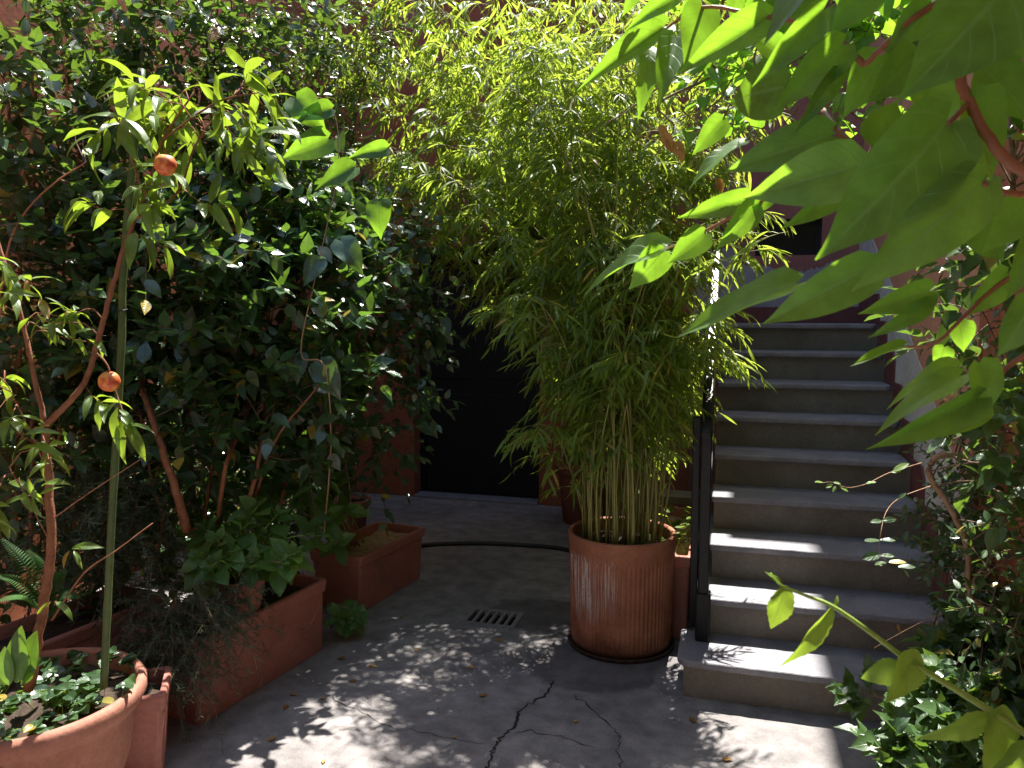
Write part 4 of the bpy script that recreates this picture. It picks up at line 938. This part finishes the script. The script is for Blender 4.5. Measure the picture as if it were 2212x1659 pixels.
hydrangea('planter_hydrangea', 'darker hydrangea with dried flower heads behind the potted one', tuple(np.append(p2 + dl * .3 + dn * .25, .3)),
  [(690, 1080, 4.3), (740, 1100, 4.4), (650, 1050, 4.3), (720, 1030, 4.5), (600, 1040, 4.3), (560, 1080, 4.2), (700, 1120, 4.2), (740, 960, 4.6), (640, 990, 4.4), (725, 1175, 4.3)], 52, (.1, .15), [(676, 1022, 4.25, .035), (466, 1022, 3.9, .02)])
hydrangea('low_hydrangea', 'small leafy shoot hanging between the long box and the drain', tuple(np.append(onz(720, 1360)[:2], .02)),
  [(755, 1315, 4.15), (730, 1330, 4.1), (775, 1340, 4.15)], 53, (.09, .12))

# ------------------------------------------------------------------ needle plants and fern
def needle_bush(name, label, base, tips, seed, nl=(.012, .02), spr=(.12, .25), n_each=14):
    g = np.random.default_rng(seed); t = thing(name, label, 'shrub', base); B, A, Nn, L, lines = [], [], [], [], []
    for px, py, d, r in tips:
        for _ in range(n_each):
            p = at(px, py, d) + g.normal(size=3) * r * .5; dv = nrm(g.normal(size=3) * .6 + np.array([.2, -.35, .1])); l = g.uniform(*spr)
            P = np.array([p + dv * l * s - np.array([0, 0, .6 * l * s * s]) for s in np.linspace(0, 1, 7)]); lines.append((P, (.0016, .0008)))
            for s in np.linspace(.05, 1, 34):
                q = p + dv * l * s - np.array([0, 0, .6 * l * s * s]); tn = nrm(dv - np.array([0, 0, 1.2 * s])); o = nrm(np.cross(tn, g.normal(size=3)))
                B.append(q); A.append(nrm(tn * .7 + o)); Nn.append(g.normal(size=3)); L.append(g.uniform(*nl))
        b = np.array(base); q = at(px, py, d); lines.append((smooth_path([b, (b + q) / 2 + np.array([0, 0, .08]), q], 5), (.005, .002)))
    lay_leaves(t, 'needle', 'l_needle', B, A, Nn, np.array(L), np.full(len(L), 2.6), 0); twig_mass(t, lines, M['bark'])
    return t
needle_bush('rosemary_bush', 'grey green needle leaved bush spilling over the near end of the long box', tuple(np.append(LB - dl * .25, .34)),
  [(430, 1310, 3.35, .12), (370, 1330, 3.3, .12), (470, 1350, 3.3, .12), (330, 1390, 3.2, .12), (390, 1410, 3.2, .12), (300, 1350, 3.3, .1), (280, 1420, 3.15, .09), (500, 1300, 3.45, .08), (340, 1440, 3.15, .07)], 61, (.016, .026), (.14, .28), n_each=46)
needle_bush('dark_conifer', 'dark feathery conifer in the shade behind the peach trunk', tuple(at(240, 1330, 3.7)),
  [(220, 1080, 3.6, .18), (300, 1100, 3.7, .18), (170, 1150, 3.6, .18), (260, 1180, 3.6, .18), (330, 1180, 3.7, .15), (130, 1060, 3.6, .15)], 62, (.025, .04), (.2, .4), 34)
t = thing('fern', 'small fern with arching fronds beside the shaded back planter', 'fern', tuple(at(110, 1330, 2.9)))
g = np.random.default_rng(63)
for tx, ty, td in ((5, 1165, 2.85), (60, 1190, 2.9), (-20, 1240, 2.8), (140, 1230, 2.95), (-10, 1300, 2.75), (170, 1290, 2.9)):
    b = at(110, 1335, 2.9); e = at(tx, ty, td); P = smooth_path([b, (b + e) / 2 + np.array([0, 0, .05]), e], 14); mb = MB(); mb.tube(P, (.002, .0008), 4)
    VV = [np.array(mb.v)]; FF = [np.array([f for f in mb.f if len(f) == 4])]; UU = [np.full((len(mb.v), 2), .5)]; base_ = len(mb.v); V, F, UV, _ = leaf_variants('ellip', 'l_fern')[1]
    T_ = nrm(np.gradient(P, axis=0))
    for i in range(2, len(P)):
        for sg in (-1, 1):
            ll = .03 * math.sin(math.pi * (i / len(P)) ** .6) + .008; sd = nrm(np.cross(T_[i], [0, -.3, 1])) * sg
            Aa, Na, S = frame(nrm(sd + T_[i] * .35), np.array([0, -.3, 1.0])); VV.append(P[i] + S * V[:, :1] * ll * .6 + Aa * V[:, 1:2] * ll + Na * V[:, 2:] * ll); FF.append(F + base_); UU.append(UV); base_ += len(V)
    obj('frond', mesh('frond', np.vstack(VV), np.vstack(FF), True, np.vstack(UU)), M['l_fern'], t)

# weeds in the side planter and the small pot
def weeds(name, label, base, n, h, seed, kind='ellip', mat='l_bamboo', Lr=(.03, .07), r=.12, n_parts=150):
    g = np.random.default_rng(seed); t = thing(name, label, 'plant', base); B, A, Nn, L, lines = [], [], [], [], []
    for _ in range(n):
        p = np.array(base) + np.array([g.normal() * r * .6, g.normal() * r, 0]); d = nrm(g.normal(size=3) * .4 + np.array([0, 0, 1])); hh = g.uniform(*h); tip = p + d * hh
        lines.append(([p - np.array([0, 0, .01]), (p + tip) / 2 + g.normal(size=3) * .02, tip], (.0018, .0008)))
        for i in range(6):
            az = g.uniform(0, 6.28); B.append(p + d * hh * g.uniform(.3, 1)); A.append((math.cos(az), math.sin(az), g.uniform(-.3, .4))); Nn.append(nrm(np.array([0, 0, 1]) + g.normal(size=3) * .4)); L.append(g.uniform(*Lr))
    lay_leaves(t, kind, mat, B, A, Nn, L, None, n_parts); twig_mass(t, lines, M['stem_green']); return t
weeds('planter_weeds', 'thin weeds growing from the side planter by the railing', (-.3, 4.5, .415), 22, (.1, .4), 71, r=.2)
weeds('pot_seedling', 'dark seedling in the small pot left of the doorway', (sp.location[0], sp.location[1], .215), 10, (.1, .3), 72, 'ovate', 'l_hedge', r=.05)

# ------------------------------------------------------------------ climber hanging into the view from the right, close to the camera
vine = thing('broadleaf_climber', 'big leaved climber hanging close by at the top right, leaves glowing in backlight', 'climber', tuple(at(2300, 700, .95)))
def vleaf(parent, bx, by, bd, tx, ty, td, wpx, face=.5, kind='heart', mat='l_vine', seed=0, roll=0.0):
    "leaf from foot to tip; wpx its seen width; face 1 = turned to the camera, 0 = lying flat"
    b, e = at(bx, by, bd), at(tx, ty, td); ax = e - b; L = np.linalg.norm(ax); dm = (bd + td) / 2
    lpx = math.hypot(tx - bx, ty - by)
    face = .3 + .3 * face if wpx / lpx < .27 else .98 + .22 * face        # hanging leaves turn their blades to the viewer
    nn = -FW * face + np.array([0, 0, 1.0]) * (1 - face) + RT * roll * .6
    A, Nn, S = frame(ax, nn); vis = max(.3, np.linalg.norm(S - (S @ FW) * FW))
    w = wpx / FPX * dm / vis; rat = OUT[kind][2]
    put_leaf(parent, kind, mat, b, ax, nn, L * 1.06, min(1.6, max(.35, w / (L * rat))), seed)
VL = [ # foot x, y, depth, tip x, y, depth, width px, face, roll
 (1432, 60, 1.15, 1266, 168, 1.1, 62, .35, -.2), (1402, 108, 1.15, 1396, 222, 1.1, 54, .6, .2), (1458, 82, 1.1, 1428, 210, 1.05, 64, .6, -.3), (1462, -12, 1.1, 1356, 54, 1.1, 44, .4, 0), (1380, -25, 1.15, 1347, 28, 1.15, 30, .5, 0), (1590, -30, 1.0, 1583, 44, 1.0, 50, .6, .2), (1640, -30, 1.0, 1612, 42, 1.0, 40, .5, -.3),
 (1518, 15, 1.0, 1482, 142, 1.0, 84, .6, .3), (1658, 40, .95, 1474, 145, .95, 76, .3, -.1), (1694, 188, .9, 1556, 212, .95, 125, .65, .1), (1778, 22, .85, 1642, 174, .85, 66, .35, .4), (1820, 98, .85, 1688, 228, .85, 84, .5, .1), (1812, 158, .85, 1741, 264, .82, 28, .1, .9), (1978, 122, .75, 1886, 214, .75, 96, .6, 0),
 (2190, -50, .55, 1980, 190, .55, 215, .7, 0), (1893, 312, .8, 1938, 220, .8, 100, .7, .1), (1792, 294, .85, 1566, 366, .9, 92, .35, -.1), (1604, 308, .95, 1474, 372, .95, 34, .15, .2), (1855, 360, .75, 1612, 424, .8, 122, .55, .1), (2044, 268, .6, 1798, 558, .62, 190, .7, .15), (2122, 396, .6, 1880, 616, .6, 140, .6, -.1),
 (2088, 222, .62, 2168, 392, .66, 128, .6, .2), (2125, 150, .7, 2245, 255, .7, 110, .6, 0), (1615, 432, .95, 1472, 468, .95, 52, .4, -.2), (1628, 444, .92, 1557, 536, .92, 54, .65, .3), (1628, 440, .92, 1694, 418, .92, 40, .5, 0), (1520, 505, .95, 1447, 566, .95, 60, .65, .1), (1438, 534, 1.0, 1253, 598, 1.0, 50, .35, -.1), (1432, 544, 1.0, 1364, 622, 1.0, 66, .7, 0),
 (1820, 413, .85, 1700, 490, .85, 52, .4, .2), (1882, 575, .75, 1652, 706, .8, 96, .5, 0), (1718, 615, .85, 1474, 714, .88, 54, .25, -.2), (2008, 628, .9, 1870, 676, .9, 62, .5, 0), (2006, 655, .9, 1897, 732, .9, 40, .4, .2), (2175, 592, .9, 2094, 680, .9, 66, .6, 0), (2068, 795, .9, 1916, 852, .9, 32, .15, .1), (2072, 812, .85, 1890, 905, .85, 40, .2, .1),
 (2110, 860, .8, 1897, 972, .8, 74, .4, 0), (2122, 868, .82, 2055, 940, .8, 62, .6, 0), (1952, 747, .95, 1843, 785, .95, 18, .1, .3), (2072, 698, 1.0, 2086, 758, 1.0, 56, .7, 0), (2040, 750, 1.0, 2028, 796, 1.0, 46, .7, 0), (2235, 640, .6, 2165, 770, .62, 96, .6, 0), (2116, 785, .8, 2152, 892, .8, 78, .6, .2), (2010, 20, .8, 1930, 95, .8, 80, .5, 0),
 (1740, -20, .95, 1690, 60, .95, 60, .5, 0), (1880, -30, .8, 1800, 70, .82, 80, .45, .2), (2212, 440, .75, 2130, 540, .75, 90, .6, 0), (2230, 520, .7, 2190, 640, .7, 70, .6, 0), (1900, 120, 1.0, 1840, 240, 1.0, 90, .5, 0), (2000, 170, 1.0, 2060, 290, 1.0, 110, .6, 0), (1760, 380, 1.05, 1700, 300, 1.05, 60, .5, 0),
 (2110, 480, .85, 2180, 560, .85, 90, .6, 0), (2190, 60, 1.0, 2120, 150, 1.0, 110, .5, 0), (1680, 110, 1.1, 1620, 60, 1.1, 60, .5, 0), (1560, 260, 1.2, 1500, 330, 1.2, 50, .4, 0)]
for i, v in enumerate(VL): vleaf(vine, *v[:8], seed=i * 5 + 1, roll=v[8])
SHADE_BLOBS = [((.34, 1.0, 2.62), (.24, .3, .16), 26), ((.5, 1.35, 2.9), (.26, .35, .2), 30), ((.3, 1.3, 3.1), (.2, .35, .16), 26), ((.62, .8, 2.5), (.2, .3, .25), 24), ((.42, .75, 2.45), (.2, .2, .08), 12)]  # unseen leaf canopy added overhead to shade the near right leaves
B, A, Nn, L, lines, org = grow(SHADE_BLOBS, (.09, .14), seed=93, up=.1, k=(5, 8), tilt=0.0)
lay_leaves(vine, 'heart', 'l_vine', B, A, Nn, L, None, 0); twig_mass(vine, lines, M['stem_pink'])
stems(vine, [([(2058, 95, .62), (2072, 160, .62), (2094, 222, .62), (2150, 318, .62), (2240, 395, .62)], .0042, .0046), ([(2150, -60, .8), (1985, 30, .8), (1915, 95, .82), (1866, 140, .84)], .0036, .003), ([(1866, 340, .8), (1811, 280, .84), (1780, 240, .9)], .004, .003), ([(1740, 395, .88), (1692, 416, .9), (1622, 444, .93), (1555, 482, .95), (1474, 524, .98), (1425, 542, 1.0)], .0024, .0014), ([(1866, 140, .84), (1780, 60, .9), (1660, 38, .95), (1518, 15, 1.0), (1440, 60, 1.12)], .0035, .002),
  ([(2250, 560, .88), (2150, 620, .9), (2090, 676, .9), (2020, 742, .92), (1950, 750, .95)], .003, .0016), ([(2260, 740, .82), (2180, 790, .84), (2120, 862, .82)], .0035, .0022), ([(2120, 862, .82), (2085, 800, .88), (2068, 795, .9)], .002, .0014), ([(2240, 395, .62), (2200, 420, .62), (2122, 396, .6)], .0028, .0024), ([(2094, 222, .62), (2070, 245, .61), (2044, 268, .6)], .0024, .0022), ([(1866, 340, .8), (1900, 360, .78), (1990, 420, .72), (2122, 396, .62)], .004, .003), ([(1882, 575, .75), (1930, 540, .74), (2010, 490, .7), (2122, 396, .62)], .002, .0025)], M['stem_pink'], 8)

shoot = thing('leafy_shoot', 'green shoot with paired leaves slanting across the lower right, in front of the steps', 'plant', tuple(at(2300, 1640, .85)))
stems(shoot, [([(1664, 1238, .88), (1690, 1266, .88), (1745, 1288, .88), (1801, 1311, .87), (1880, 1366, .86), (1961, 1426, .85), (2050, 1480, .84), (2145, 1539, .83), (2300, 1640, .82)], .0011, .0042)], M['stem_green'], 8)
for v in ((1697, 1264, .88, 1671, 1356, .88, 56, .5, .5), (1690, 1266, .88, 1660, 1232, .88, 10, .4, 0), (1690, 1266, .88, 1670, 1236, .87, 9, .4, .4), (1797, 1311, .87, 1702, 1440, .86, 46, .3, .5), (1803, 1311, .87, 1813, 1288, .87, 9, .5, 0), (1982, 1404, .85, 1932, 1518, .83, 78, .6, .2), (1950, 1436, .85, 1868, 1472, .86, 62, .5, -.2), (2142, 1543, .83, 2003, 1606, .83, 56, .35, .1), (2168, 1522, .83, 2138, 1690, .82, 80, .6, .2), (2230, 1600, .82, 2150, 1680, .82, 60, .5, 0)):
    vleaf(shoot, *v[:8], kind='hydr', mat='l_shoot', seed=int(v[0]), roll=v[8])

# ------------------------------------------------------------------ growth on the right wall
def wall_growth(name, label, cat, base, blobs, kind, mat, Lr, seed, n_parts, stem_list=(), stem_mat='bark', hi=False, **kw):
    return shrub(name, label, cat, base, blobs, kind, mat, Lr, stem_list, stem_mat, seed, n_parts, .35, None, hi, **kw)
wall_growth('wall_creeper', 'small leaved creeper covering the white wall right of the steps', 'creeper', (.9, 2.6, 0),
  [((2120, 1010, 3.1), (.12, .3, .2), 40), ((2150, 1120, 3.0), (.14, .3, .2), 60), ((2090, 1160, 3.15), (.1, .22, .16), 34), ((2160, 1260, 2.9), (.12, .3, .2), 50), ((2180, 950, 2.9), (.12, .3, .25), 40), ((2190, 1380, 2.8), (.12, .3, .2), 40), ((2060, 1120, 3.2), (.06, .12, .1), 14), ((2070, 1250, 3.1), (.06, .12, .1), 12), ((2200, 800, 2.9), (.12, .3, .25), 35), ((2205, 1120, 2.4), (.1, .2, .2), 30), ((2210, 1290, 2.35), (.1, .2, .18), 30), ((2200, 960, 2.45), (.1, .2, .15), 22)],
  'ellip', 'l_ivy', (.025, .05), 81, 220, [([(2240, 1375, 2.6), (2190, 1345, 2.65), (2120, 1310, 2.7), (2092, 1270, 2.75), (2090, 1190, 2.8), (2060, 1110, 2.85), (2015, 1040, 2.9), (2008, 1010, 2.9), (2030, 985, 2.9), (2080, 985, 2.9), (2150, 1000, 2.85), (2212, 990, 2.8)], .009, .013), ([(2205, 1000, 2.85), (2190, 1100, 2.85), (2160, 1300, 2.85), (2120, 1400, 2.8)], .011, .006), ([(2092, 1280, 2.75), (2088, 1340, 2.75), (2090, 1420, 2.75)], .004, .002), ([(1990, 1370, 2.9), (2010, 1400, 2.9), (2030, 1480, 2.9)], .003, .0015)],
  'stem_tan', twigL=(.08, .22), k=(6, 10), up=.1)
wall_growth('wall_ivy', 'dark ivy with lobed leaves hanging at the right edge above the woody stem', 'ivy', (.9, 2.2, 0),
  [((2170, 640, 2.3), (.12, .25, .2), 26), ((2200, 880, 2.2), (.12, .25, .22), 28), ((2200, 400, 2.2), (.15, .3, .25), 30), ((2190, 150, 2.2), (.15, .3, .25), 30)],
  'heart', 'l_ivy', (.05, .085), 82, 140, [([(2250, 1000, 2.3), (2195, 900, 2.35), (2180, 700, 2.4), (2190, 450, 2.4), (2180, 150, 2.4)], .012, .008)], 'bark', up=.0)
wall_growth('ground_ivy', 'tangle of ivy on the ground in the lower right corner', 'ivy', (.85, 2.5, 0),
  [((2150, 1520, 2.5), (.16, .3, .12), 46), ((2190, 1440, 2.6), (.13, .3, .16), 40), ((2060, 1580, 2.5), (.12, .2, .06), 24), ((1985, 1625, 2.45), (.07, .1, .04), 12), ((2150, 1620, 2.3), (.2, .2, .12), 38), ((1975, 1680, 2.3), (.08, .1, .04), 12), ((2060, 1650, 2.25), (.16, .14, .08), 30), ((2040, 1500, 2.75), (.08, .12, .05), 10), ((1880, 1510, 2.95), (.08, .04, .02), 4), ((2120, 1450, 2.7), (.12, .2, .1), 22)],
  'ivy', 'l_ivy', (.04, .085), 83, 250, [([(2150, 1560, 2.6), (2100, 1560, 2.5), (2020, 1580, 2.45), (1950, 1610, 2.4)], .005, .002), ([(2180, 1560, 2.6), (2150, 1500, 2.5), (2110, 1470, 2.5)], .005, .003)], 'bark', up=.25, twigL=(.06, .15))
def tendril(name, label, pts, leaves, mat='l_ivy', Lk='ellip', r=.0018):
    t = thing(name, label, 'creeper', tuple(at(*pts[-1]))); stems(t, [(pts, r * .6, r)], M['stem_tan'], 6)
    for bx, by, tx, ty, d in leaves:
        b, e = at(bx, by, d), at(tx, ty, d - .01); put_leaf(t, Lk, mat, b, e - b, -FW * .4 + np.array([0, 0, .9]) + NP.normal(size=3) * .2, np.linalg.norm(e - b) * 1.1)
tendril('curling_tendril', 'thin curling tendril with pale tips reaching over the sixth step', [(1775, 1043, 2.7), (1800, 1042, 2.7), (1830, 1053, 2.7), (1870, 1046, 2.7), (1920, 1022, 2.75), (1990, 1000, 2.8)],
  [(1778, 1042, 1762, 1040, 2.7), (1800, 1042, 1815, 1044, 2.7), (1798, 1046, 1786, 1052, 2.7), (1805, 1050, 1800, 1062, 2.7), (1815, 1052, 1832, 1060, 2.7), (1870, 1045, 1890, 1038, 2.7), (1925, 1020, 1945, 1016, 2.75), (1930, 1018, 1960, 1000, 2.75)], 'l_shoot')
tendril('drooping_sprig', 'fine drooping sprig with small paired leaves beside the lower steps', [(1920, 1215, 2.6), (1900, 1195, 2.6), (1903, 1150, 2.6), (1915, 1105, 2.65), (1945, 1075, 2.7), (2010, 1050, 2.75)],
  [(1905, 1125, 1883, 1126, 2.6), (1905, 1125, 1935, 1120, 2.6), (1900, 1167, 1870, 1168, 2.6), (1900, 1167, 1932, 1166, 2.6), (1902, 1198, 1866, 1205, 2.6), (1902, 1200, 1930, 1200, 2.6), (1920, 1215, 1955, 1212, 2.6), (1915, 1215, 1892, 1220, 2.6), (1940, 1078, 1955, 1065, 2.65), (1950, 1230, 1965, 1245, 2.6), (1940, 1225, 1975, 1222, 2.6)])
tendril('bare_stick', 'bare dry twig slanting across the right end of the second step', [(1888, 1400, 2.7), (1950, 1365, 2.7), (2000, 1340, 2.72), (2070, 1312, 2.75)], [(1945, 1366, 1938, 1350, 2.7)], 'dry')

# dry vine stems and dead leaves hanging below the top right corner
t = thing('dry_vine', 'tangle of dry brown vine stems behind the bright climber leaves', 'vine', tuple(at(1700, -40, 2.4)))
g = np.random.default_rng(91); stl = []
for k in range(16):
    x, y, d = g.uniform(1540, 1960), g.uniform(-30, 60), g.uniform(2.0, 2.6); pts = []
    for s in range(6): pts.append((x, y, d)); x += g.normal() * 55 - 18; y += g.uniform(35, 75)
    stl.append((pts, g.uniform(.003, .006), .002))
stems(t, stl, M['bark'], 6)
for px, py, tx, ty in ((1425, 270, 1440, 298), (1435, 285, 1448, 322), (1468, 320, 1476, 348), (1460, 305, 1478, 325), (1440, 300, 1462, 330), (1550, 385, 1560, 415)):
    b, e = at(px, py, 2.2), at(tx, ty, 2.2); put_leaf(t, 'ovate', 'dry', b, e - b, -FW + NP.normal(size=3) * .5, np.linalg.norm(e - b) * 1.2)
B, A, Nn, L, lines, org = grow([(at(1620, 60, 2.3), (.22, .2, .16), 24), (at(1800, 30, 2.3), (.22, .2, .16), 24), (at(1740, 220, 2.4), (.2, .2, .14), 14), (at(1980, 60, 2.2), (.2, .2, .2), 18)], (.04, .08), seed=92)
lay_leaves(t, 'heart', 'l_vine', B, A, Nn, L, None, 120); twig_mass(t, lines, M['bark'])

# ------------------------------------------------------------------ fallen leaves
g = np.random.default_rng(95)
for k, (px, py) in enumerate(((620, 1522), (812, 1440), (806, 1437), (1082, 1385), (690, 1508), (640, 1500), (770, 1470), (1052, 1500), (700, 1640), (1010, 1440), (985, 1590), (1500, 1560), (1560, 1640), (1640, 1520), (900, 1400), (1120, 1120), (1000, 1110), (930, 1130), (870, 1330), (1240, 1560), (580, 1600), (745, 1420))):
    p = onz(px, py, .006); a = g.uniform(0, 6.28)
    vs = leaf_variants('ovate', 'dry', True); o = bpy.data.objects.new('fallen_leaf', vs[k % len(vs)][3]); C.objects.link(o)
    s = g.uniform(.022, .05); o.matrix_basis = Matrix.Translation(p) @ Matrix.Rotation(a, 4, 'Z') @ Matrix.Rotation(.12, 4, 'X') @ Matrix.Scale(s, 4)
    where = 'before the dark doorway' if p[1] > 4.6 else 'in the sunlit patch before the steps' if p[0] > -.35 else 'near the drain grate' if p[1] > 3.6 else 'beside the long planter box' if p[0] < -1.2 else 'near the crack in the concrete'
    o['label'] = 'small dry fallen leaf on the ground ' + where; o['category'] = 'leaf'; o['group'] = 'dry leaves fallen on the concrete'
